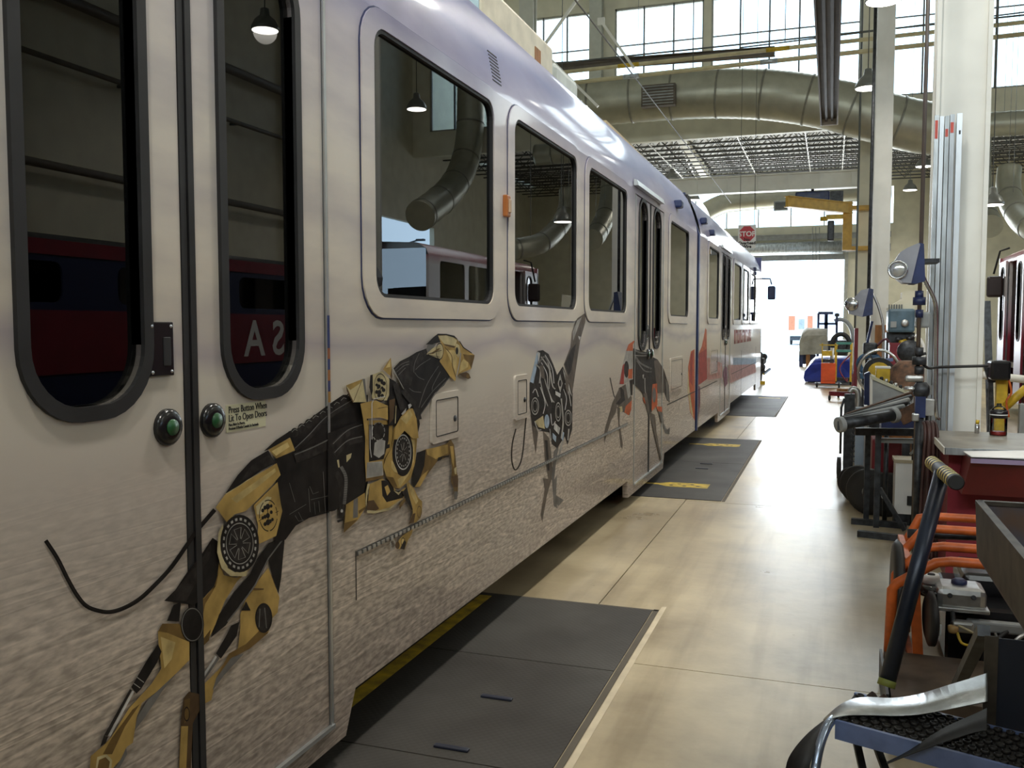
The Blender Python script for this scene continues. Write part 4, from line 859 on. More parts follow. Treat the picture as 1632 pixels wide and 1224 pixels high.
run('overhead_pipe', 'upper cream pipe crossing the hall below the clerestory', 'pipe', [pt(780, 128, Y=YP), pt(1700, 28, Y=YP)], .055, M_pipe, bands=[(.26, .30, M_yellow), (.53, .57, M_yellow)])
run('overhead_pipe', 'lower cream pipe crossing the hall just above the big duct', 'pipe', [pt(780, 146, Y=YP - .3), pt(1700, 47, Y=YP - .3)], .06, M_pipe, bands=[(.27, .30, M_galv), (.52, .55, M_galv)])
run('overhead_pipe', 'thin dark conduit running above the cream pipes', 'pipe', [pt(780, 112, Y=YP + .4), pt(1700, 17, Y=YP + .4)], .025, M_mullion)
run('overhead_pipe', 'thinner dark conduit, topmost of the overhead runs', 'pipe', [pt(1180, 76, Y=YP + .5), pt(1700, 11, Y=YP + .5)], .02, M_mullion)
t = thing('roof_beam', 'beam in painted shade behind the cream pipes left of the aisle', 'beam', pt(870, 112, Y=YP + .8))
a, b = pt(820, 112, Y=YP + .8), pt(1235, 82, Y=YP + .8)
MB().bar(a, b, .05, .22).build('web', M_beamdark, t); MB().bar(a + Vector((0, 0, .11)), b + Vector((0, 0, .11)), .2, .03).build('flange', M_beamdark, t); MB().bar(a - Vector((0, 0, .11)), b - Vector((0, 0, .11)), .2, .03).build('flange', M_beamdark, t)
for nm, lab, p0, p1 in (('cross_brace', 'white diagonal brace rising rightwards beside the leftmost hall column', (856, 88), (925, -8)), ('cross_brace', 'white diagonal brace falling behind the roof units of the tram', (845, 62), (953, 170)), ('cross_brace', 'white diagonal brace between the grey columns under the clerestory', (958, 34), (1010, 108))):
    t = thing(nm, lab, 'brace', pt(*p0, Y=24.6), 'diagonal braces')
    MB().bar(pt(*p0, Y=24.6), pt(*p1, Y=24.6), .07, .07).build('strut', M_white, t); MB().cbox(pt(*p0, Y=24.6), (.2, .02, .2)).build('gusset_plate', M_white, t)

def smooth(pts, k=8):
    P = [Vector(p) for p in pts]; out = []
    for i in range(len(P)-1):
        p0, p1, p2, p3 = P[max(i-1, 0)], P[i], P[i+1], P[min(i+2, len(P)-1)]
        for t in range(k):
            t /= k; out.append(0.5*((2*p1) + (p2-p0)*t + (2*p0-5*p1+4*p2-p3)*t*t + (3*p1-p0-3*p2+p3)*t**3))
    return out + [P[-1]]
M_ductband = mat('duct_seam', (0.26, 0.26, 0.23), .5, .6)
def duct(label, pts, r, step=.75, name='air_duct', group='spiral air ducts', ribs=.11, hang=14):
    P = smooth(pts, 14); t = thing(name, label, 'duct', pts[0], group)
    # spiral seams: slight swell every rib
    Q = [P[0]]; acc = 0
    dens = []
    for a, b in zip(P[:-1], P[1:]):
        n = max(1, int((b-a).length/ribs)); dens += [a.lerp(b, i/n) for i in range(n)]
    dens.append(P[-1]); rs = [r*(1.0 if i % 2 else .985) for i in range(len(dens))]
    MB().tube(dens, rs, 28).build('duct_shell', M_duct, t)
    last = 0; d = 0
    if hang:
        for f in (.15, .5, .85):
            q = dens[int(f*(len(dens)-1))]; MB().bar(q + Vector((0, 0, r*.98)), (q.x, q.y, hang), .03, .008).build('hanger_strap', M_mullion, t)
    for i in range(1, len(dens)-1):
        d += (dens[i]-dens[i-1]).length
        if d > step:
            d = 0; v = (dens[i+1]-dens[i-1]).normalized()*.03
            MB().tube([dens[i]-v, dens[i]+v], r*1.02, 28).build('duct_collar', M_ductband, t)
    return t
YD = 29.6
dk = duct('big galvanised round duct crossing under the clerestory', [pt(880, 172, Y=YD), pt(1000, 158, Y=YD), pt(1110, 150, Y=YD), pt(1200, 150, Y=YD), pt(1265, 156, Y=YD), pt(1330, 168, Y=YD), pt(1390, 184, Y=YD), pt(1470, 203, Y=YD + .2), pt(1540, 206, Y=YD + .5)], .76, 1.3)
g0 = pt(1050, 153, Y=YD - .85)
MB().cbox(g0, (1.05, .3, .66)).build('vent_grille', M_beamdark, dk)
for i in range(7): MB().cbox(g0 + Vector((0, -.16, -.26 + i*.088)), (.95, .03, .03)).build('grille_slat', M_steelgrey, dk)
duct('smaller round duct right of the thick white column', [pt(1562, 200, Y=30.5), pt(1600, 197, Y=30.5), pt(1700, 192, Y=30.5)], .36, 1.6)
duct('bent round duct dropping beside the red tram', [pt(1609, 268, Y=28.5), pt(1607, 296, Y=28.3), pt(1614, 328, Y=27.5), pt(1642, 362, Y=26.0), pt(1700, 372, Y=25)], .31, 1.0)
duct('round duct running along the far end wall under the roof', [pt(1125, 338, Y=44), pt(1150, 326, Y=44.2), pt(1180, 321, Y=44.3), pt(1290, 312, Y=44.3), pt(1420, 300, Y=44.3)], .46, 2.2, hang=9.0)
duct('round duct dropping down the right-hand wall', [(8.9, 31.0, 12), (8.9, 30.9, 8.8), (8.9, 30.2, 7.3), (8.9, 28.8, 6.2), (8.9, 26.6, 5.2)], .5, 1.4, hang=0)
duct('round duct dropping through the low bay behind the red tram', [(4.6, 34.9, 8.4), (4.6, 34.4, 6.4), (4.6, 33, 5.3), (4.6, 31.9, 4.8)], .38, 1.4, hang=8.99)
gb = pt(1245, 329, Y=43.4); t = thing('duct_diffuser', 'grey square diffuser box under the far duct', 'vent', gb)
MB().cbox(gb, (.62, .5, .42)).build('diffuser_box', M_steelgrey, t); MB().cbox(gb - Vector((0, .26, 0)), (.5, .02, .3)).build('diffuser_grille', M_mullion, t)

tb = thing('roof_girder', 'cream sloping girder under the low bay roof behind the tram', 'beam', pt(1090, 215, Y=34)); MB().bar(pt(1076, 196, Y=33), pt(1130, 288, Y=45.5), .3, .45).build('girder_web', M_cream, tb); MB().bar(pt(1070, 203, Y=33), pt(1112, 290, Y=45), .06, .06).build('girder_pipe', M_white, tb)
# bridge girder of the travelling crane
YC = 33.0
t = thing('crane_girder', 'long grey-white crane girder spanning above the aisle', 'crane', pt(1200, 300, Y=YC))
a, b = pt(1020, 305, Y=YC), pt(1384, 281, Y=YC); a.z = b.z = (a.z + b.z)/2; gz = a.z - .29
MB().bar(a, b, .12, .52).build('web', M_white, t)
for dz in (-.27, .27): MB().bar(a + Vector((0, 0, dz)), b + Vector((0, 0, dz)), .4, .04).build('flange', M_white, t)
for i in range(8):
    p = a.lerp(b, i/7.5); MB().cbox(p - Vector((0, .08, 0)), (.03, .12, .5)).build('stiffener', M_white, t)
t = thing('chain_hoist', 'navy hoist box hanging under the crane girder', 'hoist', pt(1295, 303, Y=YC))
p = pt(1295, 303, Y=YC); p.z = gz - .30
MB().cbox(p, (1.12, .4, .44), bev=.05).build('motor_body', M_navy, t); MB().cbox(p + Vector((.78, 0, .02)), (.42, .3, .36)).build('control_cage', M_darksteel, t)
for dx in (-.3, .3): MB().cbox(p + Vector((dx, 0, -.25)), (.3, .3, .06)).build('wheel_cover', M_chrome, t)
MB().cbox(p + Vector((0, -.205, .05)), (.5, .006, .1)).build('name_plate', mat('faded_plate', (0.10, 0.12, 0.2), .5), t)
MB().cyl(p, (p.x, p.y, gz + .002), .05, 8).build('suspension', M_darksteel, t)
# yellow jib crane on the third column
M_jib = mat('jib_yellow', (0.60, 0.36, 0.06), .5, var=.15)
YJ = 30.6
MBR = None
t = thing('jib_crane', 'yellow jib crane bracketed to the cream column', 'crane', pt(1350, 400, Y=YJ))
MB().box(pt(1343, 360, Y=YJ).x, pt(1358, 360, Y=YJ).x, YJ - .16, YJ + .16, pt(1350, 399, Y=YJ).z, pt(1350, 322, Y=YJ).z).build('mast', M_jib, t)
for zz in (395, 330): q = pt(1355, zz, Y=YJ); MB().box(q.x - .12, c3.x + .18, YJ + .15, 31.15, q.z - .06, q.z + .06).build('column_bracket', M_jib, t)
a, b = pt(1356, 332, Y=YJ), pt(1254, 321, Y=YJ - 2.2); MB().bar(a, b, .1, .30).build('jib_arm', M_jib, t)
for dz in (-.15, .15): MB().bar(a + Vector((0, 0, dz)), b + Vector((0, 0, dz)), .22, .025).build('arm_flange', M_jib, t)
p = pt(1330, 346, Y=YJ - .5); tr = MB().cbox(p, (.5, .24, .14)).build('trolley', M_yellow, t)
MB().cyl(p - Vector((.2, 0, .04)), p - Vector((.42, 0, .04)), .07, 12).build('trolley_motor', M_yellow, t); MB().cbox(p - Vector((.1, 0, .42)), (.2, .2, .62), bev=.04).build('chain_bag', M_darksteel, t)
for x0, x1 in ((1295, 1296), (1300, 1301), (1306, 1306)):
    q = pt(x0, 362, Y=40); MB().cyl(q, pt(x1, 430, Y=40), .012, 6).build('pull_rope', M_mullion, t)
# trolley rail above the aisle
ra, rb = pt(1309, 200, Z=5.5), pt(1335, 200, Z=5.5); xm = -.12
t = thing('overhead_rail', 'dark grey overhead trolley rail pointing down the aisle', 'rail', (xm, 18.5, 5.5))
MB().box(xm - .145, xm + .145, -4, 18.5, 5.62, 5.66).build('rail_top', M_beamdark, t)
for s in (-1, 1): MB().box(xm + s*.145 - .012, xm + s*.145 + .012, -4, 18.5, 5.5, 5.66).build('rail_side', M_beamdark, t); MB().box(xm + s*.05 - .02, xm + s*.05 + .02, -4, 18.45, 5.56, 5.62).build('conductor_bar', M_black, t)
MB().box(xm - .16, xm + .16, 18.5, 18.53, 5.5, 5.72).build('end_cap', M_white, t)
for y in (2, 6, 10, 14, 18): MB().cyl((xm, y, 5.66), (xm, y, 13.6), .014, 6).build('hanger_rod', M_mullion, t)
tag(MB().tube([(-3.1, -7.9, 5.75), (-3.1, 12, 5.76), (-3.1, 30, 5.62)], .011, 6).build('contact_wire', M_joist), 'black overhead wire running above the tram roof', 'wire')

# pendant lamps
M_lampw = mat('lamp_glow', (1, 1, 1), .5, emit=((1.0, 0.96, 0.86), 14))
M_shade = mat('lamp_shade_metal', (0.22, 0.23, 0.22), .4, .4)
def pendant(label, p, r=.26, power=110, top=13.6, light=True):
    p = Vector(p); t = thing('pendant_lamp', label, 'lamp', p, 'high-bay pendant lamps')
    MB().lathe(p, [(r, 0), (r*.97, r*.25), (r*.75, r*.7), (r*.35, r*1.05), (r*.3, r*1.5), (.03, r*1.6)], n=20).build('lamp_shade', M_shade, t)
    MB().lathe(p - Vector((0, 0, .012)), [(0, 0), (r*.6, .002), (r*.93, .010)], n=20).build('lamp_lens', M_lampw, t)
    MB().cyl(p + Vector((0, 0, r*1.55)), (p.x, p.y, top), .012, 6).build('lamp_rod', M_mullion, t)
    if light:
        l = bpy.data.lights.new('pendant_lamp_light', 'SPOT'); l.energy = power; l.spot_size = math.radians(150); l.spot_blend = .6; l.shadow_soft_size = .25; l.color = (1, .95, .85)
        o = bpy.data.objects.new('lamp_light', l); COL.objects.link(o); o.location = p - Vector((0, 0, .03)); put(o, t)
    return t
pendant('small pendant lamp hanging left of the second white column', pt(1383, 141, Y=24), .3, 300)
pendant('glowing pendant lamp cut by the top edge above the second column', pt(1408, 2, Y=17), .30, 320)
pendant('pendant lamp right of the thick column near the bent duct', pt(1581, 327, Y=24.5), .27, 500)
for x, y, lab in ((8, 24.5, 'pendant lamp by the right wall nearest the clerestory, mirrored in the tram'), (8, 17, 'pendant lamp over the red tram cab, mirrored in the tram windows'), (8, 9.5, 'pendant lamp over the middle of the red tram'), (8, 2, 'pendant lamp over the rear of the red tram'),
                  (-.3, 12, 'pendant lamp above the aisle past the thick column'), (-.3, 5.6, 'pendant lamp above the aisle over the pump set'), (-.3, -.8, 'pendant lamp above the aisle at the front wall')):
    pendant(lab, (x, y, 8.0), .3, 520 if x > 5 else 1150)
for x, y, lab in ((-6, 36, 'added low bay pendant lamp left of the crane girder'), (-6, 42, 'added low bay pendant lamp left beside the end wall'), (3, 36, 'added low bay pendant lamp right of the aisle'), (3, 42, 'added low bay pendant lamp right beside the end wall')): pendant(lab, (x, y, 7.4), .28, 500, 9.0)  # lamps added to brighten the low bay

for z, y0_, y1_, r_, lab in ((8.3, -6, 26, .12, 'thick dark pipe high along the right wall, mirrored in the tram'), (7.0, 4, 25, .06, 'thin dark pipe at mid height along the right wall'), (4.9, 4, 24, .09, 'low dark pipe along the right wall behind the trams')):
    wp = thing('wall_pipe', lab, 'pipe', (11.2, y0_, z), 'pipes along the right wall'); MB().cyl((11.2, y0_, z), (11.2, y1_, z), r_, 10).build('pipe', M_beamdark, wp)
    for k_ in range(6): yy = y0_ + .5 + k_*(y1_ - y0_ - 1)/5; MB().box(11.2, 11.5, yy - .03, yy + .03, z - .03, z + .03).build('pipe_bracket', M_mullion, wp)
for y_, lab in ((23.2, 'dark upright pipe on the right wall near the open bay'), (13.5, 'dark upright pipe on the right wall behind the red tram')):
    tag(MB().cyl((11.32, y_, 0), (11.32, y_, 12), .16, 12).build('wall_riser', M_beamdark), lab, 'pipe')
# STOP sign
YS = 28.5; p0, p1 = pt(1176, 396, Y=YS), pt(1205, 358, Y=YS)
t = thing('stop_sign', 'white board with a red STOP octagon hung over the track', 'sign', ((p0.x+p1.x)/2, YS, p0.z))
MB().box(p0.x, p1.x, YS, YS + .012, p0.z, p1.z).build('sign_board', M_paper, t)
cx, cz, rr = (p0.x+p1.x)/2, pt(1190, 372.5, Y=YS).z, (p1.x-p0.x)*.46
oc = [(cx + rr*math.cos(math.pi/8 + i*math.pi/4), cz + rr*math.sin(math.pi/8 + i*math.pi/4)) for i in range(8)]
MB().prism(oc, 1, YS - .004, YS).build('red_octagon', mat('sign_red', (0.55, 0.04, 0.06), .5), t)
text_mesh('lettering', 'STOP', .21, M_paper, frame_m((cx, YS - .006, cz - .075), (1, 0, 0), (0, 0, 1)), t, align='CENTER', bold=.006)
for i, s in enumerate(('No', 'Overhead', 'Wire')): text_mesh('lettering', s, .125, M_ink, frame_m((cx, YS - .006, p0.z + .22 - i*.105), (1, 0, 0), (0, 0, 1)), t, align='CENTER', bold=.005)
for x in (p0.x + .05, p1.x - .05): MB().cyl((x, YS, p1.z), (x, YS, 14.0), .008, 6).build('sign_wire', M_mullion, t)

# end wall dressing: roller door drum, beams
t = thing('roller_door', 'rolled-up door drum and housing above the bright exit', 'door', (-3.4, EW - .3, 5.05))
MB().cyl((-7.3, EW - .35, 5.4), (.45, EW - .35, 5.4), .3, 20).build('drum', M_galv, t)
MB().box(-7.4, .55, EW - .06, EW - .02, 4.85, 5.1).build('bottom_slat', M_steelgrey, t)
for x in (-7.45, .6): MB().box(x - .08, x + .08, EW - .12, EW, 0, 5.4).build('guide_rail', M_winframe, t)
for nm, z, h, m in (('upper', pt(1280, 378, Y=EW - .4).z, .22, M_steelgrey), ('lower', pt(1280, 398, Y=EW - .5).z, .3, M_steelgrey)):
    tag(MB().box(-12, 2.5, EW - .5, EW - .4, z - h/2, z + h/2).box(-12, 2.5, EW - .6, EW - .4, z + h/2, z + h/2 + .03).build('wall_rail', m), nm + ' dark horizontal rail across the end wall over the roller door', 'rail')
# ------------------------------------------------------------------ right-hand side, near
M_galvl = mat('galvanised_light', (0.66, 0.72, 0.80), .4, .6, var=.12, scale=10, stretch=(1,1,.2)); M_galvd = mat('galvanised_dark', (0.42, 0.46, 0.51), .45, .7, var=.2, scale=14, stretch=(1,1,.2)); M_rod = mat('rod_steel', (0.20, 0.165, 0.15), .4, .6)
# galvanised channels leaning on the first column
for i, (x0, x1, y0, lab) in enumerate(((1489.5, 1497, 184, 'galvanised strut channel with a red-painted end, leftmost on the column'), (1497.5, 1505, 186, 'pale galvanised strut channel second from left on the column'),
                                       (1506, 1513.5, 185, 'galvanised strut channel with a small red mark, middle of the five on the column'), (1514, 1522, 183, 'galvanised strut channel with a red mark, fourth on the column'), (1525, 1534.5, 181, 'galvanised strut channel standing apart at the right of the five'))):
    Y = 7.86; a, b = pt(x0, y0, Y=Y), pt(x1, y0, Y=Y); xa, xb, z1 = a.x, b.x, a.z
    t = thing('strut_channel', lab, 'metal channel', ((xa+xb)/2, Y, 0), 'strut channels against the column')
    gm = (M_galv, M_galvl, M_galv, M_galvd, M_galvl)[i]; xa += .002; xb -= .002; yo = Y - .006*(i % 2)
    MB().box(xa, xb, yo - .006, yo, 0, z1).build('channel_face', gm, t)
    for s in (xa, xb - .004): MB().box(s, s + .004, yo, Y + .035, 0, z1).build('channel_side', gm, t)
    MB().box(xa + .012, xb - .012, yo - .0075, yo - .006, 0, z1).build('channel_groove', gm, t)
    if i == 4: MB().box(xa + .015, xb - .01, yo - .009, yo - .0074, z1 - .16, z1 - .13).build('slot', M_black, t)
    if i in (0, 2, 3): MB().box(xa + .003, xb - .006, yo - .009, yo - .0074, z1 - (.18, 0, .16, .14)[i], z1 - (.04, 0, .1, .06)[i]).build('paint_mark', mat('red_mark', (0.6, 0.1, 0.08), .6), t)
# rod with housing and lamp
YR = 7.5
t = thing('lamp_post_unit', 'grey wedge housing with a round lamp on a steel rod by the thick column', 'work lamp', pt(1465, 650, Y=YR), 'lamp units on the columns')
q = pt(1465, 500, Y=YR); MB().cyl((q.x, YR, .0), (q.x, YR, 9), .015, 10).build('rod', M_rod, t)
def P2(x, y, Y): p = pt(1400 + x/5.1, 380 + y/5.1, Y=Y); return (p.x, p.z)
M_house = mat('housing_grey', (0.30, 0.31, 0.36), .4, .2)
hs = MB().prism([P2(*p, YR) for p in ((225, 85), (320, 45), (330, 60), (258, 368), (195, 365), (110, 300), (100, 230), (170, 120))], 1, YR - .10, YR + .12).build('housing', M_house, t)
MB().prism([P2(*p, YR) for p in ((322, 42), (362, 52), (372, 350), (300, 372), (247, 372))], 1, YR - .085, YR + .14).build('housing_side', M_navy, t)
lp = pt(1431, 430, Y=YR - .1); ax = Vector((-.22, -1, .05))
ln = MB().lathe(lp - ax.normalized()*.02, [(.045, -.02), (.068, .0), (.072, .03), (.06, .034), (.058, .02)], ax, 24).build('lamp_bezel', M_chrome, t)
MB().lathe(lp - ax.normalized()*.002, [(.058, 0), (.045, .008), (.02, .013), (0.0, .014)], ax, 24).build('lamp_lens', mat('lamp_lens_glass', (0.75, 0.77, 0.78), .12, .7), ln)
b0 = pt(1475, 415, Y=YR); MB().cbox((b0.x + .04, YR + .15, b0.z), (.12, .25, .03)).build('bracket', M_darksteel, t)
for y_, r_ in ((470, .03), (480, .045), (500, .028), (560, .03), (575, .05), (590, .034), (612, .026)):
    q2 = pt(1465, y_, Y=YR); MB().cyl((q2.x, YR, q2.z - .03), (q2.x, YR, q2.z + .03), r_, 12).build('rod_fitting', M_navy if y_ < 510 else M_darksteel, t)
bx = pt(1470, 510, Y=YR + .1); MB().cbox(bx, (.1, .12, .12), bev=.015).build('junction_box', M_steelgrey, t)
tag(MB().tube(smooth([pt(1466, 396, Y=7.45), pt(1466, 425, Y=7.5), pt(1474, 447, Y=7.58), pt(1488, 475, Y=7.7), pt(1492, 500, Y=7.75), pt(1492, 580, Y=7.76), pt(1492, 655, Y=7.76), pt(1497, 668, Y=7.78)], 5), .016, 10).build('conduit_tube', M_chrome), 'shiny bent conduit tube running down the thick white column', 'conduit')
tag(MB().tube(smooth([pt(1476, 563, Y=7.5), pt(1467, 566, Y=7.5), pt(1466, 572, Y=7.5), pt(1478, 586, Y=7.55), pt(1500, 585, Y=7.72), pt(1575, 583, Y=7.75)], 5), .011, 8).build('black_rod', M_black), 'thin black bent rod crossing the front of the thick column', 'rod')
t = thing('electrical_box', 'light grey electrical box on the foot of the thick column, lower', 'electrical box', pt(1479, 648, Y=7.4), 'grey boxes')
p = pt(1479, 649, Y=7.4); MB().cbox(p, (.082, .08, .125), bev=.006).build('box_body', M_alu, t); MB().cbox(p - Vector((0, .043, 0)), (.074, .008, .115)).build('box_cover', M_alu, t)
MB().cyl((p.x, 7.45, p.z - .06), (p.x, 7.45, 0), .014, 8).build('riser_pipe', M_darksteel, t)
t = thing('electrical_box', 'small grey electrical box above the lower one beside the conduit', 'electrical box', pt(1482, 620, Y=7.6), 'grey boxes')
p = pt(1482, 621, Y=7.9); MB().cbox(p, (.05, .088, .08), bev=.005).build('box_body', M_alu, t); MB().cbox(p - Vector((0, .046, 0)), (.044, .006, .072)).build('box_cover', M_alu, t)
# pipe vise / valve between rack and column
t = thing('bench_vise', 'dark oily bench vise beside the rusty pipe rack', 'vise', pt(1468, 650, Y=7.35))
p = pt(1467, 622, Y=7.35)
MB().lathe(p - Vector((.05, 0, 0)), [(.03, 0), (.06, .02), (.06, .09), (.035, .11)], (1, 0, 0), 16).build('vise_body', M_darksteel, t)
MB().cyl(p - Vector((.11, .03, -.01)), p + Vector((-.02, -.02, .01)), .018, 10).build('screw', M_chrome, t); MB().cbox(p + Vector((-.045, 0, .085)), (.13, .04, .05), bev=.02).build('jaw', M_alu, t)
MB().cbox(p - Vector((0, 0, .1)), (.07, .08, .2)).build('neck', M_navy, t); MB().cbox(p - Vector((.03, .02, .2)), (.05, .05, .06), bev=.01).build('clamp', M_alu, t); MB().cyl((p.x, 7.35, p.z - .2), (p.x, 7.35, 0), .03, 10).build('pedestal', M_darksteel, t)
# hanging hoses
t = thing('hose_bundle', 'bundle of dark brown hoses hanging beside the red cabinet', 'hoses', pt(1490, 830, Y=7.2))
M_hose = mat('hose_brown', (0.06, 0.025, 0.022), .5, var=.4)
for i in range(7):
    x0 = pt(1475 + i*3.2, 700, Y=7.15 + .03*(i % 2)); r0 = .011 + .003*(i % 3)
    MB().tube(smooth([(x0.x - .01, x0.y + .1, 1.0), (x0.x, x0.y + .02, .93), (x0.x + .004*(i-3), x0.y, .6), (x0.x + .008*(i-3), x0.y - .01, .25), (x0.x + .01*(i-3), x0.y - .02, .012)], 4), r0, 8).build('hose', M_hose, t)

# red cabinet with its worktop
t = thing('work_cabinet', 'red metal cabinet with a worn grey top in front of the thick column', 'cabinet', (1.6, 7.1, 0))
M_top = mat('worktop', (0.25, 0.225, 0.185), .45, var=.2, scale=5)
MB().box(.725, 2.7, 6.56, 7.66, .862, .9).build('worktop', M_top, t); MB().box(.72, 2.7, 6.55, 6.56, .858, .903).build('worktop_edge', M_galv, t); MB().box(.715, .725, 6.55, 7.66, .858, .903).build('worktop_edge', M_white, t)
MB().box(.76, 2.6, 6.68, 7.6, .0, .862).build('cabinet_body', M_red, t)
q0 = pt(1546, 735, Y=6.4); q1 = pt(1700, 735, Y=6.4)
dr = MB(); q0 = pt(1548, 732, Y=6.3); zt = q0.z; zb = pt(1540, 788, Y=6.45).z
dr.add([(q0.x, 6.3, zt), (2.3, 6.3, zt), (2.3, 6.45, zb), (q0.x - .03, 6.45, zb), (q0.x, 6.68, zt), (2.3, 6.68, zt), (2.3, 6.68, zb), (q0.x - .03, 6.68, zb)], [(0,1,2,3),(4,7,6,5),(0,4,5,1),(1,5,6,2),(2,6,7,3),(3,7,4,0)])
db = dr.build('tilt_bin', M_darkred, t); MB().box(q0.x - .004, 2.3, 6.285, 6.3, zt - .022, zt + .006).build('bin_lip', mat('lilac_edge', (0.28, 0.22, 0.36), .5), db)
sq = [pt(1535, 719, Y=6.52), pt(1548, 727.5, Y=6.29), pt(1720, 733, Y=6.29), pt(1720, 717, Y=6.5)]; sh = MB(); sh.add(sq + [p - Vector((0, 0, .004)) for p in sq], [(0,1,2,3),(7,6,5,4),(0,4,5,1),(1,5,6,2),(2,6,7,3),(3,7,4,0)]); sh.build('paper_sheet', M_paper, db)
# jar on top
jp = pt(1580, 687, Z=.9); t = thing('jar', 'clear jar with red liquid and a dark band on the worktop', 'jar', jp)
jp = Vector((jp.x, min(jp.y, 7.45), .9006))
MB().lathe(jp, [(.056, 0), (.058, .01), (.058, .125), (.05, .15)], n=24).build('jar_glass', M_clear, t)
MB().lathe(jp, [(.052, .004), (.052, .03)], n=24).build('liquid', mat('red_liquid', (0.45, 0.02, 0.02), .15), t)
MB().lathe(jp, [(.060, .128), (.060, .182), (.05, .188)], n=24).build('band', M_blackgloss, t); MB().lathe(jp, [(.0601, .150), (.0603, .157)], n=24).build('lettering_band', M_paper, t)
MB().lathe(jp, [(.052, .188), (.03, .212), (.018, .218), (.016, .235), (0, .236)], n=24).build('lid', M_clear, t)
vp = pt(1556, 668, Y=7.6); t = thing('grease_fitting', 'small brass and steel fitting on the worktop by the column', 'fitting', (vp.x, 7.55, .9))
MB().cyl((vp.x, 7.55, .9), (vp.x, 7.55, .97), .016, 10).build('steel_end', M_chrome, t); MB().cyl((vp.x, 7.55, .97), (vp.x + .004, 7.55, 1.0), .013, 10).build('brass_end', M_yellow, t)

# T-handled jack
t = thing('floor_jack', 'jack with a long dark blue pole, striped T grip and brown base', 'jack', (.5, 4.3, 0))
MB().box(.27, .95, 4.05, 4.62, 0.02, .15).build('base_box', mat('brown_steel', (0.12, 0.085, 0.06), .6, .2, var=.3), t); MB().box(.25, .262, 4.05, 4.62, .0, .155).build('base_side', M_darksteel, t)
pa, pb = pt(1412, 1094, Y=4.02), pt(1502, 752, Y=4.32); M_poleb = mat('pole_blueblack', (0.02, 0.028, 0.05), .35, .3, var=.3)
MB().cyl(pa, pb, .033, 18).build('pole', M_poleb, t); MB().cyl(pa, pa.lerp(pb, .03), .036, 18).build('pole_collar', mat('collar_green', (0.25, 0.28, 0.06), .5), t)
ga, gb_ = pt(1485, 737, Y=4.75), pt(1524, 769, Y=3.95); gd = gb_ - ga; gr = .031
gp = MB().tube([ga, gb_], gr, 20, cap=False).tube([gb_, gb_ - gd*.25], gr*.82, 20, cap=False); gp.lathe(gb_, [(gr, 0), (gr*.82, .0005)], gd, 20) 
gg = gp.build('grip', M_black, t)
for f0, f1, n_ in ((0.0, .36, 4), (.56, .97, 5)):
    for i in range(n_):
        f = f0 + (f1-f0)*(i + .25)/n_; MB().tube([ga + gd*f, ga + gd*(f + .45*(f1-f0)/n_)], gr*1.04, 20, cap=False).build('yellow_tape', mat('tape_yellow', (0.75, 0.6, 0.12), .5), gg)

# orange framed pump set
t = thing('pump_set', 'engine pump in an orange tube frame with a black wheel', 'pump', (.8, 5.1, 0))
def fr(*p): return MB().tube(smooth([Vector(q) for q in p], 6), .023, 12)
def qz(x, y, Y): return pt(x, y, Y=Y)
for k, (Y, yl, xl, ytop) in enumerate(((5.65, 818, 1472, 822), (5.35, 842, 1478, 842), (4.95, 869, 1488, 870), (4.62, 893, 1500, 894))):
    pl = qz(1440 - 6*k, ytop + 45, Y); p1 = qz(xl, ytop, Y); p2 = p1 + Vector((1.0, 0, 0))
    base = Vector((.40, Y, .06)); base = Vector((pl.x - .01, Y, .05))
    MB().tube([base, Vector((pl.x, Y, pl.z)), Vector((pl.x + .02, Y, pl.z + .03)), p1 - Vector((.02, 0, .01)), p1 + Vector((.04, 0, 0)), p2], .024, 12).build('roll_bar', M_orange, t)
for (z, x_) in ((.5, .0), (.09, .0)):
    a = qz(1436, 868, 5.6); MB().bar((a.x, 5.65, z - .02), (a.x, 4.6, z - .02), .03, .035).build('side_rail', M_orange, t)
ax_ = qz(1436, 868, 5.6).x
MB().bar((ax_ + .02, 5.3, .05), (ax_, 5.1, .48), .035).build('side_brace', M_orange, t); MB().bar((ax_ + .03, 4.72, .03), (ax_, 4.72, .48), .045).build('side_post', M_orange, t)
whx = ax_ - .055
wh = MB().lathe((whx - .025, 5.05, .30), [(.19, 0), (.27, .005), (.295, .025), (.27, .05), (.19, .055)], (1, 0, 0), 36).build('wheel', M_black, t); MB().lathe((whx - .02, 5.05, .30), [(.03, 0), (.17, .01), (.17, .04)], (1, 0, 0), 24).build('wheel_hub', M_darksteel, wh)
eg = MB().cbox((.98, 5.12, .2), (.85, .7, .3), bev=.04).cbox((.9, 5.2, .4), (.5, .4, .12), bev=.03).build('engine_block', M_blackgloss, t)
vc = qz(1528, 948, 4.75); MB().cbox(vc, (.22, .2, .11), bev=.03).build('valve_cover', M_alu, eg); MB().cbox(vc - Vector((0, 0, .045)), (.24, .22, .02), bev=.005).build('cover_flange', M_alu, eg); MB().lathe(vc + Vector((0, 0, .05)), [(.035, 0), (.035, .02), (.02, .03)], n=14).build('oil_cap', M_navy, eg)
for dx in (-.05, .05): MB().lathe(vc + Vector((dx, -.1, .02)), [(.012, 0), (.01, .01)], (0, -1, .3), 10).build('bolt', M_darksteel, eg)
for (x, y, Y, r_) in ((1484, 924, 4.8, .04), (1465, 863, 5.45, .035)):
    c = qz(x, y, Y); cp_ = MB().lathe(c - Vector((0, 0, .03)), [(r_, 0), (r_, .045), (r_*.85, .06), (r_*.5, .055)], n=18).build('white_cap', M_paper, t)
    MB().lathe(c + Vector((0, 0, .025)), [(r_*.45, 0), (r_*.4, .006), (0, .007)], n=14).build('cap_plug', M_black, cp_)
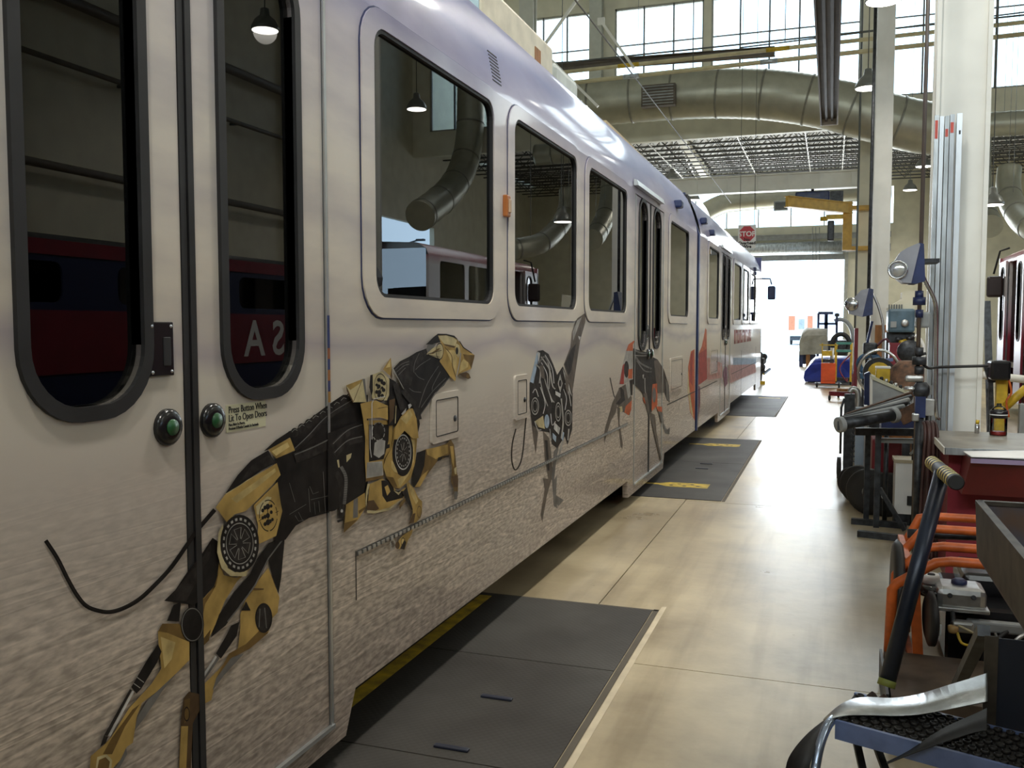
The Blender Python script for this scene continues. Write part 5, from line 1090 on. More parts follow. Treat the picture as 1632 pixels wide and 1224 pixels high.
MB().lathe(qz(1490, 940, 4.75) - Vector((0, 0, .02)), [(.08, 0), (.085, .02), (.07, .04), (0, .045)], n=20).build('air_filter', M_blackgloss, eg)
for (x, y, Y, h_, m_) in ((1491, 1000, 4.6, .075, M_alu), (1497, 1004, 4.6, .05, M_paper)): MB().cbox(qz(x, y, Y), (.016, .01, h_)).build('terminal', m_, eg)
MB().lathe(qz(1519, 1008, 4.58), [(.02, 0), (.024, .01), (.024, .03), (.014, .035)], n=14).build('fuel_filter', mat('amber_plastic', (0.4, 0.25, 0.1), .4), eg)
MB().tube(smooth([qz(1524, 995, 4.58), qz(1540, 1003, 4.56), qz(1553, 1010, 4.56)], 5), .006, 8).build('fuel_line', mat('line_tan', (0.45, 0.4, 0.25), .5), eg)
MB().tube(smooth([qz(1526, 1008, 4.57), qz(1532, 1024, 4.55), qz(1545, 1028, 4.55), qz(1550, 1018, 4.55)], 5), .006, 8).build('fuel_line', M_yellow, eg)
MB().tube(smooth([qz(1515, 960, 4.7), qz(1519, 985, 4.62), qz(1518, 1005, 4.6)], 5), .012, 8).build('black_hose', M_black, eg); MB().cbox(qz(1534, 998, 4.6), (.09, .06, .05), bev=.01).build('carburettor', M_alu, eg)
MB().lathe(qz(1476, 985, 4.66), [(.10, 0), (.13, .01), (.13, .03), (.10, .04)], (1, .1, 0), 28).build('belt_guard', M_black, eg); MB().cbox((.98, 4.68, .30), (.7, .05, .05), bev=.01).build('engine_shelf', M_steelgrey, eg); [MB().tube(smooth([(.7 + .09*i_, 4.66, .12), (.72 + .1*i_, 4.62, .22 + .03*(i_ % 2)), (.8 + .08*i_, 4.66, .29)], 4), .01, 6).build('cable', (M_black, M_alu, M_black, M_navy)[i_ % 4], eg) for i_ in range(6)]
a, b = qz(1446, 850, 5.5), qz(1600, 856, 5.5); MB().cyl(a, b, .026, 12).build('cross_pipe', M_darksteel, t)

# steel tray stand at the right edge
t = thing('tray_stand', 'rusty steel tray on angle-iron legs at the right edge', 'tray stand', (1.1, 3.2, 0))
M_trayout = mat('tray_outside', (0.085, 0.072, 0.058), .55, .5, var=.35, scale=10)
M_trayin = mat('tray_inside', (0.05, 0.055, 0.075), .5, .4, var=.6, scale=7, dirt=(0.10, 0.055, 0.03))
X0, X1, Y0, Y1, Z0, Z1 = .565, 1.75, 1.6, 3.97, .80, 1.0
def panel(name, q, th, m):
    q = [Vector(p) for p in q]; n_ = (q[1]-q[0]).cross(q[2]-q[0]).normalized()*th
    return MB().add(q + [p + n_ for p in q], [(0,1,2,3),(7,6,5,4),(0,4,5,1),(1,5,6,2),(2,6,7,3),(3,7,4,0)]).build(name, m, t)
panel('tray_side', [(X0, Y0, Z1), (X0, Y1, Z1), (X0 + .01, Y1, Z0), (X0 + .01, Y0, Z0)], .012, [M_trayout])
panel('tray_end', [(X0, Y1, Z1), (X1, Y1, Z1), (X1, Y1 - .02, Z0), (X0, Y1 - .02, Z0)], .012, [M_trayin]); panel('tray_side', [(X1, Y0, Z1), (X1, Y0, Z0), (X1, Y1, Z0), (X1, Y1, Z1)], .012, [M_trayin])
MB().box(X0, X1, Y0, Y1, Z0 - .012, Z0).build('tray_floor', M_trayin, t)
MB().box(X0 - .012, X0 + .016, Y0, Y1 + .01, Z1 - .004, Z1 + .012).build('rim', M_trayout, t); MB().box(X0, X1, Y1 - .006, Y1 + .02, Z1 - .004, Z1 + .012).build('rim', M_trayout, t)
lgx = pt(1581, 1000, Y=2.95).x
for (x, y) in ((lgx, 2.95), (1.65, 2.95), (lgx, 1.7), (1.65, 1.7)):
    MB().box(x - .018, x + .018, y - .003, y + .003, 0, Z0 - .012).box(x + .012, x + .018, y, y + .04, 0, Z0 - .012).build('leg', M_trayout, t)
MB().box(lgx + .02, 1.63, 2.96, 2.968, .0, Z0 - .02).build('skirt_panel', mat('panel_blueblack', (0.012, 0.018, 0.035), .5), t)
MB().bar(pt(1568, 1005, Y=3.0), pt(1524, 1098, Y=3.7), .035).build('brace', M_darksteel, t)

# blue step with a strap over it
t = thing('step_platform', 'blue steel step with a pimpled dark tread at the bottom right', 'step', (.35, 2.8, 0))
SZ = .55
s0, s1 = pt(1332, 1150, Z=SZ), pt(1640, 1232, Z=SZ); s2 = pt(1362, 1106, Z=SZ); dv = s2 - s0; dv.z = 0
M_tread = mat('tread_dark', (0.035, 0.032, 0.03), .55, .4, var=.4)
MB().add([s0, s1, s1 + dv, s0 + dv, s0 - Vector((0, 0, .02)), s1 - Vector((0, 0, .02)), s1 + dv - Vector((0, 0, .02)), s0 + dv - Vector((0, 0, .02))], [(0,1,2,3),(7,6,5,4),(0,4,5,1),(1,5,6,2),(2,6,7,3),(3,7,4,0)]).build('tread', M_tread, t)
MB().bar(s0 - Vector((0, 0, .022)), s1 - Vector((0, 0, .022)), .012, .055).build('front_rail', M_blue, t); MB().bar(s0 + dv - Vector((0, 0, .022)), s1 + dv - Vector((0, 0, .022)), .012, .055).build('back_rail', M_blue, t)
rng = None; ex = (s1 - s0).normalized(); ey = dv.normalized(); Lx = (s1-s0).length; Ly = dv.length
for i in range(int(Lx/.032)):
    for j in range(int(Ly/.034)):
        c = s0 + ex*(.02 + i*.032 + (.016 if j % 2 else 0)) + ey*(.02 + j*.034)
        if rng is None:
            rng = MB().lathe((0, 0, 0), [(.012, 0), (.0115, .008), (.0085, .0085), (.008, .001)], n=10).build('grip_ring', M_tread, t); rng.location = c; rng.matrix_parent_inverse = parent_matrix(t).inverted()
        else: o = rng.copy(); COL.objects.link(o); o.location = c
for i in range(5):
    c = s0 + dv + ex*(.03 + i*.034); MB().cyl(c + Vector((0, 0, -.02)), c + ex*.03 + Vector((0, 0, .012)), .013, 10).build('serrated_edge', M_rust, t)
hp = [pt(1296, 1260, Y=2.62), pt(1301, 1215, Y=2.64), pt(1309, 1180, Y=2.68), pt(1322, 1152, Y=2.74), pt(1340, 1140, Y=2.85), pt(1372, 1120, Y=2.99)]
MB().tube(smooth([Vector((hp[0].x - .02, 2.6, 0.0))] + hp, 6), .0135, 14).build('hand_tube', mat('tube_blue_metal', (0.35, 0.42, 0.55), .25, .8), t)
for a, b, Yb in (((1362, 1168), (1378, 1240), 2.98), ((1393, 1178), (1416, 1240), 2.98)):
    qa, qb = pt(*a, Y=Yb), pt(*b, Y=Yb - .1); qc = qa + (qb - qa)*(qa.z/(qa.z - qb.z)); MB().bar(qa, qc, .022, .012).build('leg', M_darksteel, t)
for x in (.5, .62): MB().bar((x, 2.68, SZ - .03), (x, 2.6, 0), .03).build('leg', M_darksteel, t)
t = thing('silver_strap', 'broad silver strap with a black back lying over the blue step', 'strap', s2)
M_strap = mat('strap_silver', (0.55, 0.57, 0.58), .32, .85, var=.12, scale=30, bump=.15, bscale=300)
up = [(1312, 1146, 2.78), (1340, 1122, 2.84), (1372, 1111, 2.9), (1420, 1112, 2.93), (1460, 1107, 2.95), (1510, 1092, 2.9), (1550, 1080, 2.92), (1574, 1072, 2.93)]
lo = [(1318, 1146, 2.74), (1345, 1140, 2.76), (1380, 1139, 2.78), (1430, 1140, 2.8), (1470, 1137, 2.8), (1520, 1128, 2.8), (1550, 1122, 2.81), (1574, 1117, 2.82)]
U = smooth([pt(a, b, Y=c) for a, b, c in up], 4); Lw = smooth([pt(a, b, Y=c) for a, b, c in lo], 4); n = len(U)
def ribbon(name, U, Lw, m, th=.003):
    n = len(U); vs = list(U) + list(Lw) + [p - Vector((0, 0, th)) for p in U] + [p - Vector((0, 0, th)) for p in Lw]; fs = []
    for i in range(n-1): fs += [(i, i+1, n+i+1, n+i), (2*n+i, 3*n+i, 3*n+i+1, 2*n+i+1), (i, 2*n+i, 2*n+i+1, i+1), (n+i, n+i+1, 3*n+i+1, 3*n+i)]
    fs += [(0, n, 3*n, 2*n), (n-1, 3*n-1, 4*n-1, 2*n-1)]
    return MB().add(vs, fs, 0, True).build(name, m, t)
ribbon('strap_face', U, Lw, M_strap)
ul = [(1314, 1147, 2.78), (1290, 1166, 2.72), (1268, 1190, 2.68), (1254, 1215, 2.66), (1250, 1250, 2.65)]; ll = [(1317, 1147, 2.74), (1306, 1175, 2.68), (1297, 1200, 2.64), (1291, 1220, 2.62), (1290, 1250, 2.61)]
ribbon('strap_back', smooth([pt(a, b, Y=c) for a, b, c in ul], 4), smooth([pt(a, b, Y=c) for a, b, c in ll], 4), M_black)
ribbon('strap_tail', smooth([pt(a, b, Y=c) for a, b, c in ((1413, 1214, 2.64), (1450, 1195, 2.66), (1500, 1162, 2.7), (1552, 1138, 2.74), (1573, 1128, 2.75))], 4), smooth([pt(a, b, Y=c) for a, b, c in ((1415, 1216, 2.62), (1455, 1200, 2.63), (1510, 1180, 2.64), (1555, 1166, 2.66), (1573, 1163, 2.66))], 4), M_black)
# ------------------------------------------------------------------ right-hand side, middle distance
# rusty pipe rack on a dark stand
t = thing('pipe_rack', 'rusty sloping tray with pipe ends on a dark steel stand', 'rack', pt(1396, 848, Z=0))
e0, e1 = pt(1338, 677, Y=7.55), pt(1424, 662, Y=7.85); bk0, bk1 = pt(1347, 668, Y=8.1), pt(1455, 631, Y=8.7); fr1 = pt(1482, 643, Y=7.72)
MB().cyl(e0, e1, .045, 16).build('long_pipe', M_darksteel, t)
dd = (e1 - e0).normalized()
for c in (e0, e1):
    rg = MB().tube([c - dd*.01, c + dd*.025], .062, 20, cap=False).tube([c - dd*.01, c + dd*.025], .05, 20, cap=False); rg.lathe(c - dd*.01, [(.062, 0), (.05, .0004)], -dd, 20); rg.build('pipe_ring', M_steelgrey, t)
    MB().bar(c - dd*.008 - Vector((0, 0, .04)), c - dd*.008 + Vector((0, 0, .03)), .02, .02).build('ring_spoke', M_darksteel, t)
tr = MB(); q = [e0 + Vector((0, .06, 0)), e1 + Vector((.1, .05, .02)), bk1, bk0]; tr.add(q + [p - Vector((0, 0, .02)) for p in q], [(0,1,2,3),(7,6,5,4),(0,4,5,1),(1,5,6,2),(2,6,7,3),(3,7,4,0)]); tr.build('tray_plate', M_darksteel, t)
MB().bar(bk0 + Vector((0, 0, .02)), bk1 + Vector((0, 0, .02)), .025, .05).build('back_edge', M_rust, t); MB().bar(e1 + Vector((.05, -.02, -.02)), fr1, .02, .12).build('front_edge', M_rust, t)
for i in range(5): MB().cyl((e0 + Vector((0, .12, .0))).lerp(bk0, i/5) + Vector((0, 0, .02)), (e1 + Vector((.06, .05, .02))).lerp(bk1, i/5) + Vector((0, 0, .02)), .022, 8).build('stock_bar', M_steelgrey if i % 2 else M_darksteel, t)
ztop = pt(1396, 693, Y=7.87).z
l0, l1 = pt(1396, 846, Z=0), pt(1380, 832, Z=0)
MB().bar((l0.x, l0.y, 0.03), (l0.x, l0.y, ztop), .045).build('leg', M_darksteel, t); MB().bar((l1.x, l1.y, .03), (l1.x, l1.y, ztop), .045).build('leg', M_darksteel, t)
for a, b in (((1357, 830), (1445, 838)), ((1367, 850), (1440, 858))): MB().bar(pt(*a, Z=.025), pt(*b, Z=.025), .05).build('base_bar', M_darksteel, t)
MB().bar((l0.x - .18, l0.y, ztop), (l0.x + .42, l0.y + .05, ztop + .01), .05, .06).build('top_beam', M_darksteel, t); MB().bar((l0.x - .02, l0.y + .12, ztop - .08), (l0.x + .42, l0.y + .1, ztop - .07), .04, .04).build('top_beam', M_steelgrey, t)
MB().bar((l0.x + .02, l0.y, .36), pt(1442, 845, Z=.03), .05, .03).build('brace', M_darksteel, t)
for x in (.08, .3): MB().cyl((l0.x + x, l0.y + .3, 0), (l0.x + x, l0.y + .3, ztop - .05), .02, 8).build('stand_post', M_darksteel, t)

# wheeled welding cart behind the rack
t = thing('welding_cart', 'wheeled machine cart with black tyres behind the pipe rack', 'cart', pt(1385, 795, Z=0))
def tyre(px, py, Y, r, w_, ax, hubm):
    c = pt(px, py, Y=Y); a = Vector(ax).normalized(); c.z = r
    o = MB().lathe(c - a*w_/2, [(r*.55, 0), (r*.92, 0), (r, w_*.3), (r, w_*.7), (r*.92, w_), (r*.55, w_)], a, 28).build('tyre', M_black, t)
    MB().lathe(c + a*w_*.45, [(.0, -.012), (r*.2, -.01), (r*.3, 0), (r*.52, .008), (r*.56, .0), (r*.56, w_*.8)], -a, 20).build('wheel_hub', hubm, o)
tyre(1360, 770, 9.5, .16, .07, (-.5, -1, 0), M_chrome); tyre(1370, 775, 9.2, .19, .08, (-.5, -1, 0), M_chrome); tyre(1386, 785, 8.75, .21, .09, (-.4, -1, 0), M_steelgrey); tyre(1413, 785, 8.7, .2, .08, (.1, -1, 0), M_paper)
c = pt(1412, 745, Y=9.2); MB().cbox((c.x, 9.3, .45), (.26, .4, .4), bev=.02).build('red_case', M_red, t); MB().box(c.x - .3, c.x + .45, 8.95, 9.7, .18, .23).build('chassis', M_darksteel, t)
for i in range(5): MB().cyl((c.x + .06 + i*.05, 9.0, .3 + .04*(i % 2)), (c.x + .1 + i*.05, 9.1, .5), .02, 8).build('engine_part', M_darksteel, t)
MB().box(c.x - .05, c.x + .5, 8.9, 9.5, .68, .71).build('top_shelf', M_brownboard, t); MB().box(c.x - .05, c.x + .45, 9.2, 9.6, .71, .86).build('tool_tray', M_navy, t)
for x in (-.04, .48): MB().box(c.x + x - .015, c.x + x + .015, 9.2, 9.23, .2, .7).build('upright', M_darksteel, t)
t = thing('white_case', 'white boxy case standing by the hose bundle under the rack', 'case', pt(1443, 790, Z=.0))
c = pt(1444, 765, Y=8.35); w2 = (pt(1462, 765, Y=8.35) - pt(1427, 765, Y=8.35)).length/2
MB().box(c.x - w2, c.x + w2, 8.35, 8.6, 0.1, pt(1444, 738, Y=8.35).z).build('case_body', M_paper, t); MB().box(c.x - w2 - .012, c.x + w2, 8.34, 8.61, pt(1444, 738, Y=8.35).z, pt(1444, 733, Y=8.35).z).build('case_lid', mat('case_lid_tan', (0.5, 0.43, 0.3), .6), t)
MB().box(c.x - w2, c.x + w2, 8.37, 8.58, 0, .1).build('plinth', M_darksteel, t); MB().tube(smooth([(c.x + w2 - .06, 8.33, .62), (c.x + w2 - .02, 8.31, .68), (c.x + w2 + .02, 8.32, .8)], 4), .012, 8).build('handle_strap', M_steelgrey, t); MB().cbox((c.x + w2 - .05, 8.34, .22), (.05, .01, .08)).build('latch', M_black, t)
t = thing('heater_panel', 'pale blue upright panel cart with a wire guard beside the aisle', 'heater', pt(1367, 790, Y=9.6))
a, b = pt(1363, 690, Y=10.0), pt(1377, 690, Y=10.0)
MB().box(a.x, b.x, 10.0, 10.15, .25, .86).build('panel_body', mat('pale_blue_paint', (0.30, 0.37, 0.46), .45), t); MB().box(b.x, b.x + .03, 9.98, 10.17, .22, .88).build('panel_edge', M_alu, t); MB().box(a.x, b.x, 10.02, 10.13, 0, .25).build('foot', M_darksteel, t)
for i in range(10): MB().tube(smooth([(a.x, 10.0, .3 + i*.055), (a.x - .03, 10.02, .31 + i*.055), (a.x - .03, 10.12, .32 + i*.055), (a.x, 10.15, .33 + i*.055)], 2), .004, 6).build('guard_wire', M_darksteel, t)

# slant-topped console
YK = 10.4
def K(x, y, Y=YK): p = pt(1320 + x/8.16, 570 + y/8.16, Y=Y); return (p.x, p.z)
t = thing('control_console', 'grey slant-topped control console with white corner behind the rack', 'console', (K(700, 800)[0], YK, 0))
zf = K(560, 640)[1]
side = [K(560, 260), K(1110, 500), K(1110, 640), K(560, 640)]
MB().prism(side, 1, YK, YK + .6).build('console_body', M_steelgrey, t)
MB().prism([K(545, 235), K(575, 250), K(575, 640), K(540, 640)], 1, YK - .012, YK + .02).build('white_corner', M_white, t)
MB().prism([K(555, 232), K(1115, 480), K(1115, 512), K(555, 275)], 1, YK - .02, YK + .62).build('console_top', mat('console_cream', (0.55, 0.55, 0.42), .5), t)
MB().box(K(560, 0)[0], K(1100, 0)[0], YK + .05, YK + .55, 0, zf).build('console_plinth', M_darksteel, t)
for i in range(6):
    x, z = K(700 + i*62, 305 + i*27); MB().lathe((x, YK + .12, z), [(.02, 0), (.02, .03), (.012, .04), (0, .041)], n=10).build('knob', M_alu if i % 2 else M_black, t)
x, z = K(725, 230); MB().cbox((x, YK + .25, z - .02), (.14, .16, .17), bev=.01).build('yellow_box', M_yellow, t); MB().cbox((x, YK + .25, z + .075), (.15, .17, .02)).build('box_lid', M_white, t)
t = thing('upright_panel', 'dark blue upright panel standing left of the grey console', 'panel', (K(500, 0)[0], YK + .3, 0))  # a thin dark blue panel on a foot
MB().prism([K(470, 210, 10.7), K(535, 230, 10.7), K(535, 640, 10.7), K(465, 640, 10.7)], 1, 10.7, 10.78).build('panel_sheet', M_navy, t); MB().box(K(470, 0, 10.7)[0], K(535, 0, 10.7)[0], 10.7, 10.78, 0, K(0, 640, 10.7)[1]).build('panel_foot', M_darksteel, t)
MB().prism([K(470, 210, 10.7), K(535, 180, 10.7), K(560, 215, 10.7), K(535, 235, 10.7)], 1, 10.68, 10.8).build('panel_cap', M_navy, t)
t = thing('hand_truck', 'dark slim hand truck with a pale rounded edge by the aisle', 'hand truck', pt(1355, 720, Y=10.6))
a, b, c_, d = pt(1346, 628, Y=10.6), pt(1363, 628, Y=10.6), pt(1363, 680, Y=10.6), pt(1345, 680, Y=10.6)
MB().prism([(p.x, p.z) for p in (a, b, Vector((c_.x, 0, .1)), Vector((d.x, 0, .1)))], 1, 10.6, 10.66).build('back_plate', M_darksteel, t)
MB().tube(smooth([(b.x + .02, 10.6, .1), (b.x + .03, 10.6, .7), (b.x + .03, 10.6, a.z), (b.x - .02, 10.6, a.z + .06), (b.x - .06, 10.6, a.z + .02)], 5), .03, 10).build('pale_edge', M_alu, t)
MB().tube([(a.x - .03, 10.6, .3), (a.x - .03, 10.6, a.z - .15), (a.x, 10.6, a.z - .05)], .012, 8).build('handle', M_darksteel, t)
for s in (-1, 1): MB().lathe((a.x + .06 + s*.1, 10.75, .12), [(.05, -.025), (.12, -.02), (.12, .02), (.05, .025)], (1, 0, 0), 18).build('wheel', M_black, t)

# things behind: cable reel, drum, grinder, milling machine
t = thing('cable_reel', 'cable reel with a pale rim and yellow core behind the console', 'cable reel', pt(1405, 640, Y=13))
c = pt(1401, 594, Y=13.0)
for i, dy in enumerate((0, .22)): MB().tube([(c.x + .26*math.cos(q*.262), 13 + dy, c.z + .30*math.sin(q*.262)) for q in range(24)], .018, 8, closed=True).build('rim', M_chrome if i == 0 else M_darksteel, t)
MB().cyl((c.x, 12.98, c.z), (c.x, 13.24, c.z), .14, 18).build('core', M_yellow, t); MB().cyl((c.x, 13.02, c.z), (c.x, 13.2, c.z), .2, 18).build('wound_cable', M_black, t)
for q in range(3): a = q*2.09; MB().bar((c.x, 13, c.z), (c.x + .25*math.cos(a), 13, c.z + .29*math.sin(a)), .02).build('spoke', M_darksteel, t)
for s in (-.2, .2): MB().bar((c.x + s, 13.1, 0), (c.x, 13.1, c.z), .03).build('reel_stand', M_darksteel, t)
t = thing('steel_drum', 'rusty conical drum in front of the first column', 'drum', pt(1447, 700, Y=11.5))
c = pt(1446, 620, Y=11.5); MB().lathe((c.x, 11.5, 0), [(.3, 0), (.3, .6), (.28, .85), (.18, 1.22), (.1, 1.3)], n=24).build('drum_shell', M_rust, t); MB().lathe((c.x, 11.5, .58), [(.31, 0), (.31, .04)], n=24).build('hoop', M_darksteel, t)
YM = 16.5
t = thing('milling_machine', 'blue-grey milling machine with a cream upper arm between the columns', 'machine', pt(1440, 600, Y=YM))
M_mill = mat('machine_bluegrey', (0.10, 0.17, 0.23), .4, var=.2)
a, b = pt(1415, 530, Y=YM), pt(1459, 492, Y=YM); MB().cbox(((a.x+b.x)/2, YM + .3, (a.z+b.z)/2), (b.x-a.x, .6, b.z-a.z), bev=.04).build('head', M_mill, t)
k1 = pt(1442, 515, Y=YM - .02); MB().lathe(k1, [(.06, 0), (.06, .03), (.045, .04), (.02, .045)], (0, -1, 0), 18).build('dial', M_alu, t); k2 = pt(1424, 517, Y=YM - .02); MB().cbox(k2, (.09, .03, .1)).build('gauge', M_steelgrey, t)
arm = [pt(*p, Y=YM + .1) for p in ((1415, 490), (1437, 477), (1438, 466), (1457, 463), (1458, 492), (1415, 495))]; MB().prism([(p.x, p.z) for p in arm], 1, YM + .1, YM + .5).build('upper_arm', M_cream, t)
for i in range(6): p = pt(1417 + i*4, 491, Y=YM + .08); MB().cbox(p, (.02, .02, .12)).build('arm_slot', M_mullion, t)
MB().box((a.x+b.x)/2 - .22, (a.x+b.x)/2 + .22, YM + .15, YM + .6, 0, a.z).build('base_column', M_darksteel, t)
for i in range(5): p = pt(1428 + i*6, 540 + 6*(i % 3), Y=YM); MB().cyl(p, p + Vector((.1, .05, .05*(i % 2) - .02)), .035, 8).build('spindle_part', M_yellow if i == 1 else M_darksteel, t)
t = thing('red_cabinet', 'small red metal cabinet under the milling machine', 'cabinet', pt(1428, 590, Y=15.8))
a, b = pt(1417, 592, Y=15.8), pt(1441, 547, Y=15.8); MB().box(a.x, b.x, 15.8, 16.2, .06, b.z).build('cabinet_body', M_red, t); MB().box(a.x + .02, b.x - .02, 15.79, 15.8, .5, .75).build('drawer', M_darkred, t); MB().box(a.x, b.x, 15.82, 16.2, 0, .06).build('plinth', M_darksteel, t)
t = thing('bench_grinder', 'grinder with a white crescent guard beside the steel rod', 'grinder', pt(1456, 590, Y=14))
c = pt(1449, 560, Y=14); MB().tube([(c.x + .19*math.cos(q*.2 - 1.2), 14, c.z + .24*math.sin(q*.2 - 1.2)) for q in range(13)], .025, 8).build('guard', M_paper, t); MB().lathe((c.x, 13.98, c.z), [(.05, 0), (.16, .01), (.16, .05), (.05, .06)], (0, 1, 0), 20).build('wheel', M_darksteel, t); MB().cyl((c.x, 14.05, 0), (c.x, 14.05, c.z), .05, 10).build('pedestal', M_darksteel, t)

# board, lamp unit and tools at the second column
a, b = pt(1392, 614, Y=19.6), pt(1415, 518, Y=19.6); t = thing('plywood_board', 'brown board standing against the foot of the second column', 'board', ((a.x+b.x)/2, 19.6, 0))
MB().box(a.x, b.x, 19.5, 19.54, 0, b.z).build('board_sheet', M_brownboard, t); MB().box(a.x + .1, a.x + .13, 19.48, 19.5, 0, b.z).build('batten', M_brownboard, t)
t = thing('lamp_post_unit', 'small grey wedge housing with a lamp by the second column', 'work lamp', pt(1378, 600, Y=18.6), 'lamp units on the columns')
c = pt(1373, 485, Y=18.6)
MB().prism([(c.x - .22, c.z - .18), (c.x - .26, c.z - .02), (c.x - .02, c.z + .26), (c.x + .12, c.z + .3), (c.x + .02, c.z - .24)], 1, 18.5, 18.75).build('housing', M_house, t); MB().prism([(c.x + .12, c.z + .3), (c.x + .2, c.z + .28), (c.x + .2, c.z - .2), (c.x + .02, c.z - .24)], 1, 18.5, 18.78).build('housing_side', M_navy, t)
MB().lathe((c.x - .18, 18.5, c.z), [(.09, -.03), (.13, .0), (.12, .03), (.0, .02)], (-.22, -1, 0), 18).build('lamp_bezel', M_chrome, t); MB().cyl((c.x + .12, 18.6, 0), (c.x + .12, 18.6, 9), .03, 8).build('rod', M_darksteel, t)
MB().tube(smooth([(c.x + .2, 18.6, c.z + .2), (c.x + .32, 18.6, c.z - .1), (c.x + .4, 18.6, c.z - .5), (c.x + .4, 18.6, .8)], 4), .025, 8).build('cable', M_alu, t)
for i, x in enumerate((1386, 1363)):
    c = pt(x, 500, Y=20.5 + 8*i); tag(MB().cyl((c.x, c.y, 0), (c.x, c.y, 13), .03, 8).build('wall_conduit', M_mullion if i else M_alu), ('thin grey conduit rising left of the second column', 'thin dark conduit rising at the cream column')[i], 'conduit')
t = thing('arbor_press', 'blue bench press with an upright lever left of the plywood board', 'press', pt(1385, 640, Y=16.5))
c = pt(1386, 580, Y=16.5)
MB().tube([(c.x + .17*math.cos(q*.35), 16.5, c.z + .15*math.sin(q*.35)) for q in range(18)], .05, 8, closed=True).build('yoke', mat('press_blue', (0.05, 0.13, 0.25), .4), t); MB().cbox((c.x, 16.5, c.z + .26), (.22, .2, .2), bev=.03).build('ram_head', M_darksteel, t)
MB().bar((c.x - .06, 16.45, c.z + .3), (c.x + .02, 16.4, c.z + .72), .04).build('lever', M_navy, t); MB().cbox((c.x, 16.5, c.z - .2), (.34, .3, .1), bev=.02).build('table', mat('press_blue', (0.05, 0.13, 0.25), .4), t); MB().box(c.x - .12, c.x + .12, 16.4, 16.65, 0, c.z - .2).build('pedestal', M_darksteel, t)
MB().tube(smooth([(c.x + .1, 16.5, c.z + .3), (c.x + .25, 16.5, c.z + .42), (c.x + .36, 16.5, c.z + .2), (c.x + .36, 16.5, c.z - .1)], 5), .02, 8).build('air_hose', mat('hose_wine', (0.09, 0.02, 0.035), .5), t)
t = thing('blue_compressor', 'dark blue machine with a pale handle right of the arbor press', 'machine', pt(1410, 640, Y=15)); c = pt(1403, 575, Y=15)
MB().cbox((c.x, 15, c.z - .15), (.4, .3, .16), bev=.05).build('tank', M_navy, t); MB().box(c.x - .15, c.x + .15, 14.9, 15.1, 0, c.z - .2).build('stand', M_darksteel, t); MB().bar((c.x - .18, 15, c.z - .02), (c.x + .18, 15, c.z + .02), .05).build('handle', M_blue, t)

# red shop crane
YSC = 22.3
t = thing('shop_crane', 'red upright engine crane with low wheeled legs beside the aisle', 'hoist', pt(1364, 640, Y=YSC))
a, b = pt(1359, 640, Y=YSC), pt(1368, 523, Y=YSC); MB().box(a.x, b.x, YSC - .08, YSC + .08, .1, b.z).build('post', M_red, t)
l = pt(1322, 632, Y=YSC - .2); MB().bar((b.x, YSC, .13), (l.x, YSC - .2, .16), .09, .1).build('leg', M_red, t); MB().bar((b.x, YSC + .3, .13), (l.x + .2, YSC + .7, .14), .08, .08).build('leg', M_red, t)
MB().cbox((l.x + .3, YSC - .15, .24), (.3, .12, .06)).build('foot_pad', M_brownboard, t)
for x, y in ((l.x, YSC - .2), (l.x + .2, YSC + .7), (b.x, YSC)): MB().lathe((x - .03, y, .06), [(.02, 0), (.06, .01), (.06, .05), (.02, .06)], (1, 0, 0), 14).build('castor', M_black, t)
MB().bar((a.x - .02, YSC - .2, .1), (a.x, YSC - .05, .6), .05).build('brace', M_red, t)
# orange tool cart
t = thing('tool_cart', 'bright orange tool cart on black castors standing in the aisle', 'cart', pt(1320, 618, Z=0)); YO = 26.6
a, b = pt(1308, 614, Y=YO), pt(1332, 579, Y=YO)
MB().box(a.x, b.x, YO, YO + .4, .12, b.z).build('cart_body', mat('bright_orange', (0.75, 0.10, 0.02), .45), t); MB().box(a.x + .03, b.x - .03, YO - .012, YO, .2, b.z - .15).build('cart_door', mat('bright_orange', (0.75, 0.10, 0.02), .45), t)
for x in (a.x + .02, b.x - .02): MB().bar((x, YO + .1, b.z), (x, YO + .1, b.z + .55), .03).build('upright', M_yellow, t)
MB().bar((a.x - .05, YO + .1, b.z + .5), (b.x + .05, YO + .1, b.z + .5), .03).build('top_bar', M_yellow, t); MB().box(a.x + .02, b.x - .1, YO + .05, YO + .3, b.z + .2, b.z + .34).build('yellow_tray', M_yellow, t); MB().cyl((b.x - .1, YO + .2, b.z), (b.x - .1, YO + .2, b.z + .42), .05, 10).build('bottle', M_paper, t); MB().cbox((a.x + .18, YO + .2, b.z + .06), (.3, .2, .1)).build('tools', M_darksteel, t)
MB().box(a.x - .16, b.x + .16, YO + .02, YO + .38, .09, .12).build('base_frame', M_darksteel, t)
for x in (a.x - .1, b.x + .1): MB().lathe((x - .03, YO + .05, .07), [(.02, 0), (.07, .01), (.07, .05), (.02, .06)], (1, 0, 0), 14).build('castor', M_black, t)
